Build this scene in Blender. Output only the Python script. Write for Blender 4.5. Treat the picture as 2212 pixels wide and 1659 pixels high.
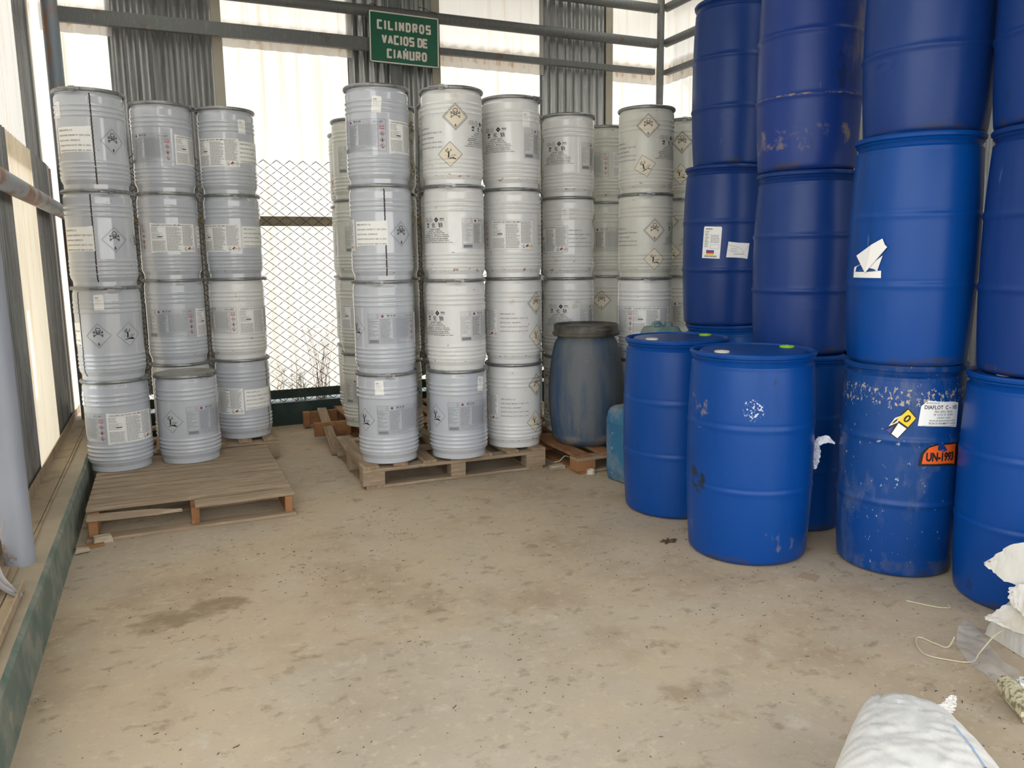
import bpy, math, random
from mathutils import Vector, Matrix, noise
random.seed(7)
PI = math.pi
for o in list(bpy.data.objects): bpy.data.objects.remove(o)
sc = bpy.context.scene
COL = sc.collection

# ------------------------------------------------------------ camera, sky, sun, exposure
cd = bpy.data.cameras.new('camera'); cam = bpy.data.objects.new('camera', cd); COL.objects.link(cam)
cd.sensor_width = 36.0; cd.lens = 1700.95/2212*36; cd.clip_start = 0.05; cd.clip_end = 200
cam.matrix_world = (Matrix.Translation((0, 0, 1.396)) @ Matrix.Rotation(math.radians(-23.687), 4, 'Z')
                    @ Matrix.Rotation(math.radians(90-8.9906), 4, 'X') @ Matrix.Rotation(math.radians(-0.7256), 4, 'Z'))
sc.camera = cam
w = bpy.data.worlds.new('sky'); sc.world = w; w.use_nodes = True
wn = w.node_tree; wn.nodes.clear()
wo = wn.nodes.new('ShaderNodeOutputWorld'); wb = wn.nodes.new('ShaderNodeBackground')
tc = wn.nodes.new('ShaderNodeTexCoord'); sx = wn.nodes.new('ShaderNodeSeparateXYZ'); cr = wn.nodes.new('ShaderNodeValToRGB')
wn.links.new(tc.outputs['Generated'], sx.inputs[0]); wn.links.new(sx.outputs['Z'], cr.inputs[0])
cr.color_ramp.elements[0].color = (1.0, 0.97, 0.93, 1); cr.color_ramp.elements[0].position = 0.0
cr.color_ramp.elements[1].color = (0.80, 0.90, 1.0, 1); cr.color_ramp.elements[1].position = 0.7
wn.links.new(cr.outputs[0], wb.inputs[0]); wb.inputs[1].default_value = 2.1
wn.links.new(wb.outputs[0], wo.inputs[0])
sl = bpy.data.lights.new('sun', 'SUN'); sun = bpy.data.objects.new('sun', sl); COL.objects.link(sun)
sl.energy = 2.3; sl.angle = math.radians(1.2); sl.color = (1.0, 0.95, 0.87)
sun.location = (3, 14, 16)
sun.rotation_euler = (Vector((-0.22, -0.62, -0.78))).to_track_quat('-Z', 'Y').to_euler()
sc.view_settings.view_transform = 'Standard'; sc.view_settings.look = 'None'
sc.view_settings.exposure = 0.78; sc.view_settings.gamma = 1.0; sc.view_settings.use_curve_mapping = False

# ------------------------------------------------------------ materials
MATS = {}
def S(r, g, b):   # sRGB 0-255 -> linear
    f = lambda c: (c/255/12.92 if c/255 <= .04045 else ((c/255+.055)/1.055)**2.4)
    return (f(r), f(g), f(b), 1)
def mat(name, c, rough=.6, metal=0., layers=(), bump=None, trans=0., alpha=None, spec=.5, coat=0.):
    """layers: (color, scale, stretch xyz, lo, hi, zband or None, spot or None, amount)"""
    if name in MATS: return MATS[name]
    m = bpy.data.materials.new(name); m.use_nodes = True; nt = m.node_tree; N = nt.nodes; L = nt.links
    b = N['Principled BSDF']; out = N['Material Output']
    b.inputs['Roughness'].default_value = rough; b.inputs['Metallic'].default_value = metal
    b.inputs['Specular IOR Level'].default_value = spec
    if coat: b.inputs['Coat Weight'].default_value = coat; b.inputs['Coat Roughness'].default_value = .08
    co = N.new('ShaderNodeTexCoord'); oi = N.new('ShaderNodeObjectInfo')
    off = N.new('ShaderNodeVectorMath'); off.operation = 'SCALE'
    cmb = N.new('ShaderNodeCombineXYZ'); 
    for i in range(3): L.new(oi.outputs['Random'], cmb.inputs[i])
    L.new(cmb.outputs[0], off.inputs[0]); off.inputs['Scale'].default_value = 37.0
    ad = N.new('ShaderNodeVectorMath'); ad.operation = 'ADD'
    L.new(co.outputs['Object'], ad.inputs[0]); L.new(off.outputs[0], ad.inputs[1])
    sep = N.new('ShaderNodeSeparateXYZ'); L.new(co.outputs['Object'], sep.inputs[0])
    cur = N.new('ShaderNodeRGB'); cur.outputs[0].default_value = c; cur = cur.outputs[0]
    for k, ly in enumerate(layers):
        col, scale, st, lo, hi, zb, spot, amt = ly
        mp = N.new('ShaderNodeMapping'); mp.inputs['Scale'].default_value = st; L.new(ad.outputs[0], mp.inputs[0])
        mp.inputs['Location'].default_value = (k*3.1, k*1.7, k*2.3)
        nz = N.new('ShaderNodeTexNoise'); nz.inputs['Scale'].default_value = scale; nz.inputs['Detail'].default_value = 6
        nz.inputs['Roughness'].default_value = .62
        L.new(mp.outputs[0], nz.inputs[0])
        mr = N.new('ShaderNodeMapRange'); mr.inputs[1].default_value = lo; mr.inputs[2].default_value = hi
        src = nz.outputs['Fac']
        def band(val, cen, half):
            a = N.new('ShaderNodeMath'); a.operation = 'SUBTRACT'; L.new(val, a.inputs[0]); a.inputs[1].default_value = cen
            d = N.new('ShaderNodeMath'); d.operation = 'ABSOLUTE'; L.new(a.outputs[0], d.inputs[0])
            r = N.new('ShaderNodeMapRange'); r.inputs[1].default_value = half; r.inputs[2].default_value = half*.3
            r.inputs[3].default_value = 0; r.inputs[4].default_value = 1; L.new(d.outputs[0], r.inputs[0]); return r.outputs[0]
        msk = None
        if zb: msk = band(sep.outputs['Z'], zb[0], zb[1])
        if spot:
            ds = N.new('ShaderNodeVectorMath'); ds.operation = 'DISTANCE'
            L.new(co.outputs['Object'], ds.inputs[0]); ds.inputs[1].default_value = spot[:3]
            r = N.new('ShaderNodeMapRange'); r.inputs[1].default_value = spot[3]; r.inputs[2].default_value = spot[3]*.35
            r.inputs[3].default_value = 0; r.inputs[4].default_value = 1; L.new(ds.outputs['Value'], r.inputs[0]); msk = r.outputs[0]
        if msk is not None:   # lower the threshold inside the mask
            mm = N.new('ShaderNodeMath'); mm.operation = 'MULTIPLY_ADD'; L.new(msk, mm.inputs[0]); mm.inputs[1].default_value = .5
            L.new(nz.outputs['Fac'], mm.inputs[2])
            sb = N.new('ShaderNodeMath'); sb.operation = 'SUBTRACT'; L.new(mm.outputs[0], sb.inputs[0]); sb.inputs[1].default_value = .5
            src = sb.outputs[0]
        L.new(src, mr.inputs[0])
        mu = N.new('ShaderNodeMath'); mu.operation = 'MULTIPLY'; L.new(mr.outputs[0], mu.inputs[0]); mu.inputs[1].default_value = amt
        mx = N.new('ShaderNodeMix'); mx.data_type = 'RGBA'; L.new(mu.outputs[0], mx.inputs[0])
        L.new(cur, mx.inputs[6]); mx.inputs[7].default_value = col; cur = mx.outputs[2]
    L.new(cur, b.inputs['Base Color'])
    if bump:
        mp = N.new('ShaderNodeMapping'); mp.inputs['Scale'].default_value = bump[2] if len(bump) > 2 else (1, 1, 1)
        L.new(ad.outputs[0], mp.inputs[0])
        nz = N.new('ShaderNodeTexNoise'); nz.inputs['Scale'].default_value = bump[0]; nz.inputs['Detail'].default_value = 5
        L.new(mp.outputs[0], nz.inputs[0])
        bp = N.new('ShaderNodeBump'); bp.inputs['Strength'].default_value = bump[1]; bp.inputs['Distance'].default_value = .01
        L.new(nz.outputs['Fac'], bp.inputs['Height']); L.new(bp.outputs[0], b.inputs['Normal'])
    if trans:
        t = N.new('ShaderNodeBsdfTranslucent'); L.new(cur, t.inputs[0]); ms = N.new('ShaderNodeMixShader')
        ms.inputs[0].default_value = trans; L.new(b.outputs[0], ms.inputs[1]); L.new(t.outputs[0], ms.inputs[2])
        L.new(ms.outputs[0], out.inputs[0])
    if alpha is not None:
        t = N.new('ShaderNodeBsdfTransparent'); ms = N.new('ShaderNodeMixShader'); ms.inputs[0].default_value = alpha
        L.new(t.outputs[0], ms.inputs[1]); L.new(b.outputs[0], ms.inputs[2]); L.new(ms.outputs[0], out.inputs[0])
    MATS[name] = m; return m
O1 = (1, 1, 1)
rust, rustd = S(150, 95, 45), S(90, 58, 34)
M_grey = mat('blue grey enamel', S(192, 197, 205), .16, layers=[
    (S(170, 176, 188), 3, O1, .45, .8, None, None, .35), (S(60, 60, 62), 20, (1, 1, 2.6), .70, .72, None, None, .9),
    (S(205, 205, 200), 5, (1, 1, .4), .62, .75, None, None, .4), (S(176, 156, 120), 22, O1, .60, .68, (.05, .05), None, .5)],
    bump=(7, .04), coat=.8)
M_white = mat('white enamel worn', S(226, 227, 226), .3, layers=[
    (S(205, 206, 202), 4, (1, 1, .5), .5, .75, None, None, .6), (S(70, 62, 54), 18, (1, 1, 3.4), .69, .71, None, None, .9), (S(196, 176, 140), 7, (1, 1, 1.5), .62, .70, None, None, .5),
    (rust, 26, (1, 1, 1.6), .60, .64, (.055, .035), None, .85), (rustd, 40, (1, 1, 2), .61, .64, (.05, .02), None, .9),
    (rust, 24, (1, 1, 2.5), .66, .70, (.53, .035), None, .8)], bump=(8, .05), coat=.7)
M_cream = mat('aged cream enamel', S(216, 216, 207), .38, layers=[
    (S(185, 184, 172), 4, (1, 1, .4), .45, .7, None, None, .6), (rust, 24, (1, 1, 2), .60, .65, (.055, .04), None, .9),
    (rustd, 30, (1, 1, 2.6), .70, .73, None, None, .9), (rust, 20, (1, 1, 2), .63, .68, (.53, .04), None, .85)], bump=(8, .08), coat=.2)
M_galv = mat('galvanised ring', S(150, 152, 152), .42, .75, layers=[(S(100, 96, 88), 18, O1, .5, .7, None, None, .7)])
M_lid = mat('dusty galvanised lid', S(168, 168, 160), .6, .3, layers=[(S(130, 122, 106), 6, O1, .4, .7, None, None, .8)])
M_dark = mat('dark steel', S(70, 70, 68), .5, .5)
M_seam = mat('dark seam paint', S(58, 46, 46), .6)
M_paper = mat('label paper', S(247, 247, 245), .6, layers=[(S(232, 229, 220), 8, O1, .5, .8, None, None, .4)])
M_old = mat('aged label film', S(226, 224, 216), .5, layers=[(S(200, 186, 160), 9, O1, .5, .7, None, None, .6)])
M_cream_d = mat('cream diamond film', S(230, 222, 203), .5)
M_ink = mat('black ink', S(28, 27, 28), .6)
M_grink = mat('grey ink', S(112, 115, 122), .6)
M_ltink = mat('pale grey ink', S(160, 164, 172), .6)
M_brown = mat('brown black ink', S(62, 46, 42), .6)
M_red = mat('red ink', S(190, 40, 45), .5)
M_blueink = mat('blue ink', S(60, 70, 160), .5)
M_yel = mat('yellow ink', S(240, 205, 40), .5)
M_orange = mat('orange film', S(240, 100, 30), .5)
M_whiteink = mat('white film', S(240, 240, 238), .5)
M_dblue = mat('bare blue patch', S(10, 64, 136), .45)
M_box = mat('grey lilac print', S(140, 140, 148), .6)

# ------------------------------------------------------------ mesh helper
def props(o, label=None, cat=None, group=None, kind=None):
    if label: o['label'] = label
    if cat: o['category'] = cat
    if group: o['group'] = group
    if kind: o['kind'] = kind
    return o
def empty(name, loc=(0, 0, 0), rz=0, label=None, cat=None, group=None, kind=None):
    o = bpy.data.objects.new(name, None); COL.objects.link(o); o.location = loc; o.rotation_euler = (0, 0, rz)
    o.empty_display_size = .05
    return props(o, label, cat, group, kind)
def link(name, me, parent=None, loc=(0, 0, 0), rz=0):
    o = bpy.data.objects.new(name, me); COL.objects.link(o); o.location = loc; o.rotation_euler = (0, 0, rz)
    if parent: o.parent = parent
    return o
class MB:
    def __init__(s): s.v = []; s.f = []; s.m = []; s.mi = 0
    def add(s, vs, fs, mi=None):
        n = len(s.v); s.v += [tuple(p) for p in vs]; s.f += [tuple(n+i for i in q) for q in fs]
        s.m += [s.mi if mi is None else mi]*len(fs); return s
    def box(s, c, d, M=None, mi=None, j=0):
        x, y, z = d[0]/2, d[1]/2, d[2]/2
        vs = [Vector((sx*x, sy*y, sz*z)) for sx in (-1, 1) for sy in (-1, 1) for sz in (-1, 1)]
        if j: vs = [p+Vector((random.uniform(-j, j), random.uniform(-j, j), random.uniform(-j, j))) for p in vs]
        if M: vs = [M @ p for p in vs]
        vs = [p+Vector(c) for p in vs]
        return s.add(vs, [(0, 1, 3, 2), (4, 6, 7, 5), (0, 4, 5, 1), (2, 3, 7, 6), (0, 2, 6, 4), (1, 5, 7, 3)], mi)
    def lathe(s, pr, n=64, c=(0, 0, 0), fn=None, mi=None):
        vs = []
        for r, z in pr:
            for i in range(n):
                a = 2*PI*i/n; rr = r+(fn(a, z, r) if fn else 0)
                vs.append((c[0]+rr*math.cos(a), c[1]+rr*math.sin(a), c[2]+z))
        fs = [(k*n+i, k*n+(i+1) % n, (k+1)*n+(i+1) % n, (k+1)*n+i) for k in range(len(pr)-1) for i in range(n)]
        return s.add(vs, fs, mi)
    def tube(s, pts, r, n=8, mi=None, cap=True):
        pts = [Vector(p) for p in pts]; vs = []; K = len(pts)
        up = Vector((0, 0, 1))
        for k, p in enumerate(pts):
            t = (pts[min(k+1, K-1)]-pts[max(k-1, 0)]).normalized()
            a = t.cross(up); a = a if a.length > .1 else t.cross(Vector((1, 0, 0))); a.normalize(); b = t.cross(a)
            rr = r[k] if isinstance(r, (list, tuple)) else r
            vs += [p+(a*math.cos(2*PI*i/n)+b*math.sin(2*PI*i/n))*rr for i in range(n)]
        fs = [(k*n+i, k*n+(i+1) % n, (k+1)*n+(i+1) % n, (k+1)*n+i) for k in range(K-1) for i in range(n)]
        if cap: fs += [tuple(range(n))[::-1], tuple((K-1)*n+i for i in range(n))]
        return s.add(vs, fs, mi)
    def mesh(s, name, mats, smooth=True, bevel=0):
        me = bpy.data.meshes.new(name); me.from_pydata(s.v, [], s.f)
        for m in (mats if isinstance(mats, (list, tuple)) else [mats]): me.materials.append(m)
        me.polygons.foreach_set('material_index', s.m)
        me.validate(); me.update()
        if smooth:
            me.polygons.foreach_set('use_smooth', [True]*len(me.polygons))
            me.set_sharp_from_angle(angle=math.radians(38))
        return me
    def build(s, name, mats, parent=None, loc=(0, 0, 0), rz=0, smooth=True, bevel=0):
        o = link(name, s.mesh(name, mats, smooth), parent, loc, rz)
        if bevel:
            b = o.modifiers.new('bevel', 'BEVEL'); b.width = bevel; b.segments = 2; b.limit_method = 'ANGLE'
        return o

# ------------------------------------------------------------ text and decals (flat s,t shapes wrapped on a lathe)
TC = {}
def glyphs(txt, bold=0.0):
    k = (txt, bold)
    if k not in TC:
        cu = bpy.data.curves.new('t', 'FONT'); cu.body = txt; cu.size = 1; cu.resolution_u = 4 if len(txt) < 9 else 2; cu.offset = bold; cu.fill_mode = 'FRONT'
        ob = bpy.data.objects.new('t', cu); COL.objects.link(ob); bpy.context.view_layer.update()
        me = bpy.data.meshes.new_from_object(ob.evaluated_get(bpy.context.evaluated_depsgraph_get()))
        vs = [(v.co.x, v.co.y) for v in me.vertices]; fs = [tuple(p.vertices) for p in me.polygons]
        bpy.data.objects.remove(ob); bpy.data.curves.remove(cu); bpy.data.meshes.remove(me)
        x0 = min(v[0] for v in vs); x1 = max(v[0] for v in vs); y0 = min(v[1] for v in vs); y1 = max(v[1] for v in vs)
        TC[k] = ([(a-x0, b-y0) for a, b in vs], fs, x1-x0, y1-y0)
    return TC[k]
class Flat:
    """flat drawing: s to the right, t up, h height above the surface"""
    def __init__(s): s.v = []; s.f = []; s.m = []
    def add(s, vs, fs, m, h):
        n = len(s.v); s.v += [(a, b, h) for a, b in vs]; s.f += [tuple(n+i for i in q) for q in fs]; s.m += [m]*len(fs)
    def rect(s, x0, y0, x1, y1, m, h=.0016, g=.012):
        nx = max(1, int(abs(x1-x0)/g)); ny = max(1, int(abs(y1-y0)/.006)) if abs(y1-y0) > .03 else 1
        vs = [(x0+(x1-x0)*i/nx, y0+(y1-y0)*j/ny) for j in range(ny+1) for i in range(nx+1)]
        s.add(vs, [(j*(nx+1)+i, j*(nx+1)+i+1, (j+1)*(nx+1)+i+1, (j+1)*(nx+1)+i) for j in range(ny) for i in range(nx)], m, h)
    def line(s, p, q, wd, m, h=.0016):
        p = Vector(p); q = Vector(q); L = (q-p).length; n = max(1, int(L/.008)); d = (q-p).normalized(); a = Vector((-d.y, d.x))*wd/2
        vs = []
        for i in range(n+1):
            c = p+(q-p)*i/n; vs += [tuple(c-a), tuple(c+a)]
        s.add(vs, [(2*i, 2*i+2, 2*i+3, 2*i+1) for i in range(n)], m, h)
    def path(s, pts, wd, m, h=.0016, close=False):
        P = list(pts)+([pts[0]] if close else [])
        for a, b in zip(P, P[1:]): s.line(a, b, wd, m, h)
    def ring(s, c, r, wd, m, h=.0016, n=20, sy=1.):
        s.path([(c[0]+r*math.cos(2*PI*i/n), c[1]+r*sy*math.sin(2*PI*i/n)) for i in range(n)], wd, m, h, True)
    def poly(s, pts, m, h=.0016): s.add(pts, [tuple(range(len(pts)))], m, h)
    def disc(s, c, r, m, h=.0017, n=10, sy=1.): s.poly([(c[0]+r*math.cos(2*PI*i/n), c[1]+r*sy*math.sin(2*PI*i/n)) for i in range(n)], m, h)
    def convex(s, pts, m, h=.0010, st=.006):     # fill by thin rows so that it follows ribs
        ys = [p[1] for p in pts]; y0, y1 = min(ys), max(ys); n = max(1, int((y1-y0)/st)); P = pts+[pts[0]]
        def span(y):
            xs = []
            for (ax, ay), (bx, by) in zip(P, P[1:]):
                if abs(ay-by) < 1e-9:
                    if abs(ay-y) < 1e-6: xs += [ax, bx]
                elif min(ay, by)-1e-7 <= y <= max(ay, by)+1e-7: xs.append(ax+(bx-ax)*(y-ay)/(by-ay))
            return (min(xs), max(xs)) if xs else (pts[0][0], pts[0][0])
        K = 10; vs = []
        for j in range(n+1):
            a, b = span(y0+(y1-y0)*j/n); vs += [(a+(b-a)*i/K, y0+(y1-y0)*j/n) for i in range(K+1)]
        s.add(vs, [(j*(K+1)+i, j*(K+1)+i+1, (j+1)*(K+1)+i+1, (j+1)*(K+1)+i) for j in range(n) for i in range(K)], m, h)
    def text(s, txt, x, y, hgt, m, wid=None, h=.0016, al='l', bold=0.0):
        vs, fs, W, H = glyphs(txt, bold); sy = hgt/H; sx = (wid/W) if wid else sy
        ox = x if al == 'l' else x-W*sx/2
        s.add([(ox+a*sx, y+b*sy) for a, b in vs], fs, m, h)
    def fine(s, x0, y0, x1, y1, m, pitch=.005, th=.0016, rag=.35, rnd=None, h=.0016):   # rows of print too fine to read
        R = rnd or random; y = y1
        while y > y0+th:
            x = x0; e = x1-(x1-x0)*rag*R.random()**2
            while x < e-.003:
                l = min(R.uniform(.006, .02), e-x); s.rect(x, y-th, x+l, y, m, h, .02); x += l+.0022
            y -= pitch
    def frame(s, x0, y0, x1, y1, wd, m, h=.0016): s.path([(x0, y0), (x1, y0), (x1, y1), (x0, y1)], wd, m, h, True)
    def wrap(s, name, mats, rad, zc, tilt=0.0, a0=0.0):
        ct, st = math.cos(tilt), math.sin(tilt); vs = []
        for a, b, h in s.v:
            x = a*ct-b*st; y = a*st+b*ct; z = zc+y; r = rad(z)
            an = a0+x/rad(zc); vs.append(((r+h)*math.cos(an), (r+h)*math.sin(an), z))
        me = bpy.data.meshes.new(name); me.from_pydata(vs, [], s.f)
        for m in mats: me.materials.append(m)
        me.polygons.foreach_set('material_index', s.m); me.validate(); me.update(); return me
LM = [M_paper, M_ink, M_grink, M_ltink, M_red, M_blueink, M_yel, M_box, M_cream_d, M_brown, M_whiteink, M_orange, M_dblue]
PAP, INK, GR, LG, RED, BLU, YEL, BOX, CRM, BRN, WHT, ORG, DBL = range(13)
def diamond(c, r): return [(c[0], c[1]-r), (c[0]+r, c[1]), (c[0], c[1]+r), (c[0]-r, c[1])]
def skull(f, c, k, m):
    f.ring((c[0], c[1]+.012*k), .011*k, .0028*k, m, n=16)
    f.path([(c[0]-.006*k, c[1]+.003*k), (c[0]-.006*k, c[1]-.005*k), (c[0]+.006*k, c[1]-.005*k), (c[0]+.006*k, c[1]+.003*k)], .0024*k, m)
    for sg in (-1, 1):
        f.disc((c[0]+sg*.0042*k, c[1]+.009*k), .0026*k, m, n=8)
        f.line((c[0]-sg*.018*k, c[1]-.014*k), (c[0]+sg*.018*k, c[1]+.003*k), .0026*k, m)
        for e, ey in ((-.019, -.014), (.019, .003)):
            f.ring((c[0]+sg*e*k, c[1]+ey*k+.002*k), .0030*k, .002*k, m, n=8); f.ring((c[0]+sg*e*k, c[1]+ey*k-.003*k), .0030*k, .002*k, m, n=8)
    f.disc((c[0], c[1]+.003*k), .0012*k, m, n=6)
def toxic(old):
    f = Flat(); R = .075; m = BRN if old else INK
    if old: f.convex(diamond((0, 0), R*.94), CRM)
    f.path(diamond((0, 0), R*.9 if old else R*.93), .0022 if old else .0014, m, close=True)
    P = diamond((0, 0), R*1.03)+[diamond((0, 0), R*1.03)[0]]
    n = 9 if old else 15
    for a, b in zip(P, P[1:]):
        for i in range(n):
            u0 = (i+.12)/n; u1 = (i+.78)/n if old else (i+.45)/n
            f.line((a[0]+(b[0]-a[0])*u0, a[1]+(b[1]-a[1])*u0), (a[0]+(b[0]-a[0])*u1, a[1]+(b[1]-a[1])*u1), .0032 if old else .0014, m)
    skull(f, (0, .018), 1.25, m); f.text('6', 0, -.058, .018, m, al='c', bold=.03)
    return f
def tree(f, c, k, m, ground=True):
    L = lambda pts, wd: f.path([(c[0]+x*k, c[1]+y*k) for x, y in pts], wd*k, m)
    L([(-.010, -.022), (-.008, 0), (-.009, .012)], .009); L([(-.009, .004), (-.022, .014), (-.028, .026)], .003)
    L([(-.018, .012), (-.030, .013)], .0022); L([(-.009, .010), (-.014, .024), (-.013, .034)], .003); L([(-.008, .008), (.004, .020), (.006, .032)], .003)
    L([(.000, .016), (.012, .021)], .0022); L([(-.014, .024), (-.020, .032)], .002); L([(-.022, .014), (-.020, .026)], .002)
    L([(-.034, -.010), (-.022, -.012)], .0012)
    if ground:
        f.poly([(c[0]+x*k, c[1]+y*k) for x, y in [(-.032, -.034), (.036, -.034), (.030, -.026), (.024, -.024), (.018, -.018), (.010, -.024), (.002, -.022), (-.006, -.026)]], m)
        L([(.004, -.020), (.010, -.008), (.022, -.004), (.030, -.008), (.024, -.014), (.014, -.016)], .0018); L([(.030, -.008), (.036, -.004)], .0018)
def envd(old):
    f = Flat(); m = BRN if old else INK
    if old: f.convex(diamond((0, 0), .072), CRM)
    f.path(diamond((0, 0), .073), .0022 if old else .0014, m, close=True); tree(f, (0, .002), 1.0, m); return f
def order(lines, paper=True, ink=INK):
    f = Flat(); 
    if paper: f.convex([(-.105, -.076), (.105, -.074), (.104, .077), (-.106, .075)], PAP)
    for i, t in enumerate(lines):
        f.text(t, -.094, .047-i*.0285, .0095, ink, wid=min(.19, .0072*len(t)))
    return f
def panel(old):
    f = Flat(); R = random.Random(5 if old else 3); w, h = .16, .09; g = GR
    f.frame(-w, -h, w, h, .0012, g)
    f.line((-w, h-.028), (w, h-.028), .001, g); f.line((w-.045, -h), (w-.045, h-.028), .001, g); f.line((-w, -h+.026), (w-.045, -h+.026), .001, g)
    f.fine(-w+.006, h-.024, -w+.045, h-.006, LG, .006, .0014, rnd=R)
    f.path(diamond((-w+.062, h-.014), .012), .0013, g, close=True); f.ring((-w+.062, h-.014), .004, .001, g, n=8)
    f.poly(diamond((-w+.092, h-.014), .010), RED, .0015); f.poly([(-w+.092, h-.024), (-w+.102, h-.014), (-w+.092, h-.004)], BLU, .0019)
    f.text('氰化钠', -w+.118, h-.016, .011, INK, wid=.055); f.text('SODIUM CYANIDE', -w+.118, h-.024, .0045, g, wid=.055)
    f.text('PURITY ≥ 98% 50kg', -w+.182, h-.013, .0045, g, wid=.05); f.text('CAS NO. 143-33-9', -w+.182, h-.022, .0045, g, wid=.05)
    f.text('UN:1689', w-.078, h-.021, .013, g, wid=.062)
    y = h-.034
    for i in range(13):
        f.fine(-w+.006, y-.006, -w+.065, y-.002, INK if i % 3 else GR, .006, .0015, .7, R); y -= .0082
        f.line((-w+.004, y+.0015), (-w+.07, y+.0015), .0004, LG)
    f.frame(-w+.004, -h+.03, -w+.07, h-.032, .0006, g)
    f.frame(-w+.074, -h+.03, w-.05, h-.032, .0006, g)
    f.fine(-w+.078, -h+.032, -w+.145, h-.034, GR if not old else INK, .0043, .0016, .35, R)
    f.fine(-w+.152, -h+.032, w-.052, h-.034, GR, .0044, .0014, .08, R)
    f.convex([(-w+.005, -h+.003), (-w+.068, -h+.003), (-w+.068, -h+.022), (-w+.005, -h+.022)], BOX, .0015)
    f.fine(-w+.009, -h+.006, -w+.062, -h+.020, GR, .007, .003, .1, R, h=.0019); f.fine(-w+.074, -h+.004, w-.055, -h+.022, GR, .005, .0014, .6, R)
    f.text('危险', w-.039, h-.046, .013, RED, wid=.032); f.text('Danger', w-.039, h-.059, .011, RED, wid=.033, bold=.02)
    for k in range(3):
        c = (w-.022, h-.082-.035*k); f.path(diamond(c, .0145), .0017, RED, close=True)
        if k == 0: skull(f, (c[0], c[1]-.001), .33, INK)
        elif k == 1: f.disc((c[0], c[1]+.004), .003, INK); f.poly([(c[0]-.006, c[1]-.007), (c[0]+.006, c[1]-.007), (c[0]+.002, c[1]+.003), (c[0]-.002, c[1]+.003)], INK, .0017)
        else: tree(f, c, .25, INK)
    return f
def spanish(old):
    f = Flat(); R = random.Random(9+old); w, h = .15, .098
    f.convex([(-w, -h), (w, -h+.003), (w, h-.002), (-w+.002, h)], PAP)
    if old: f.frame(-w+.004, -h+.004, w-.004, h-.004, .001, GR)
    f.text('CIANURO DE SODIO 98% MIN', -w+.014, h-.021, .0095, INK, wid=.19, bold=.008)
    f.fine(-w+.012, h-.06, -w+.06, h-.028, GR, .005, .0016, .4, R); f.fine(-w+.012, h-.108, -w+.088, h-.066, GR, .0052, .0016, .4, R)
    f.rect(-w+.05, h-.092, -w+.084, h-.087, INK); f.fine(-w+.012, -h+.012, -w+.1, h-.116, GR, .0042, .0016, .1, R)
    f.frame(-w+.009, -h+.009, -w+.104, h-.028, .0005, GR)
    f.fine(-w+.108, -h+.012, -w+.2, h-.028, GR, .0052, .0021, .3, R); f.fine(-w+.207, -h+.045, w-.01, h-.012, GR, .0052, .0021, .3, R)
    for k in range(3):
        c = (w-.075+.029*k, -h+.026)
        if k == 1:
            f.poly([(c[0], c[1]), (c[0]-.007, c[1]+.007), (c[0], c[1]+.014), (c[0]+.007, c[1]+.007)], RED, .0017)
            f.poly([(c[0], c[1]), (c[0]-.007, c[1]-.007), (c[0]-.014, c[1]), (c[0]-.007, c[1]+.007)], BLU, .0017)
            f.poly([(c[0], c[1]), (c[0]+.007, c[1]-.007), (c[0]+.014, c[1]), (c[0]+.007, c[1]+.007)], YEL, .0017)
            f.path(diamond(c, .0145), .0008, INK, close=True)
        else:
            f.path(diamond(c, .0145), .0011, INK, close=True)
            if k == 0: tree(f, c, .25, INK)
            else: skull(f, c, .3, INK)
    return f
def cnprint():
    f = Flat()
    f.path(diamond((-.03, .066), .017), .0015, INK, close=True); f.ring((-.03, .066), .006, .0012, INK, n=8)
    f.poly(diamond((.016, .066), .016), INK); f.disc((.016, .066), .005, LG, .0019, n=6)
    f.text('诚信', .040, .067, .009, INK, wid=.03, bold=.02); f.text('CHENGXIN', .040, .059, .005, INK, wid=.03)
    f.text('氰化物类', -.085, .074, .006, INK, wid=.03); f.text('SALT CYANIDE', -.095, .065, .0055, INK, wid=.045); f.text('GB 19306-2003', -.09, .056, .0055, INK, wid=.038)
    for i, g in enumerate('氰化钠'): f.text(g, -.070+.050*i, .019, .031, INK, wid=.028, bold=.01)
    for i, (t, wd) in enumerate([('SODIUM CYANIDE', .085), ('纯度≥98%    净重:50kg', .11), ('PURITY≥98%  NET WEIGHT:50kg', .14), ('河北诚信有限公司    电话: 86-311-84629041', .19),
                                 ('HEBEICHENGXIN CO.,LTD  TEL: 86-311-84629041', .20), ('地址: 中国石家庄市元氏县元赵路', .18), ('ADDRESS: YUANZHAO ROAD, YUANSHI COUNTY', .20),
                                 ('SHIJIAZHUANG CITY, HEBEI PROVINCE, 051130, CHINA', .24)]):
        f.text(t, 0, .006-.0115*i, .0075, INK, wid=wd, al='c', bold=.006)
    return f
def sticker():
    f = Flat(); R = random.Random(2)
    f.convex([(-.028, -.046), (.028, -.046), (.028, .04), (.022, .046), (-.022, .046), (-.028, .04)], PAP)
    f.rect(-.02, .026, .0, .029, INK); f.fine(-.02, -.005, .02, .02, LG, .007, .0014, .5, R); return f
def seamd():
    f = Flat(); 
    for i in range(70):
        z0 = -.255+i*.0073; q = .0012*math.sin(i*1.9)
        f.add([(-.004+q, z0), (.0035+q, z0), (.0035+q*.5, z0+.0074), (-.004+q*.5, z0+.0074)], [(0, 1, 2, 3)], 0, .0007)
    return f

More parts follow.
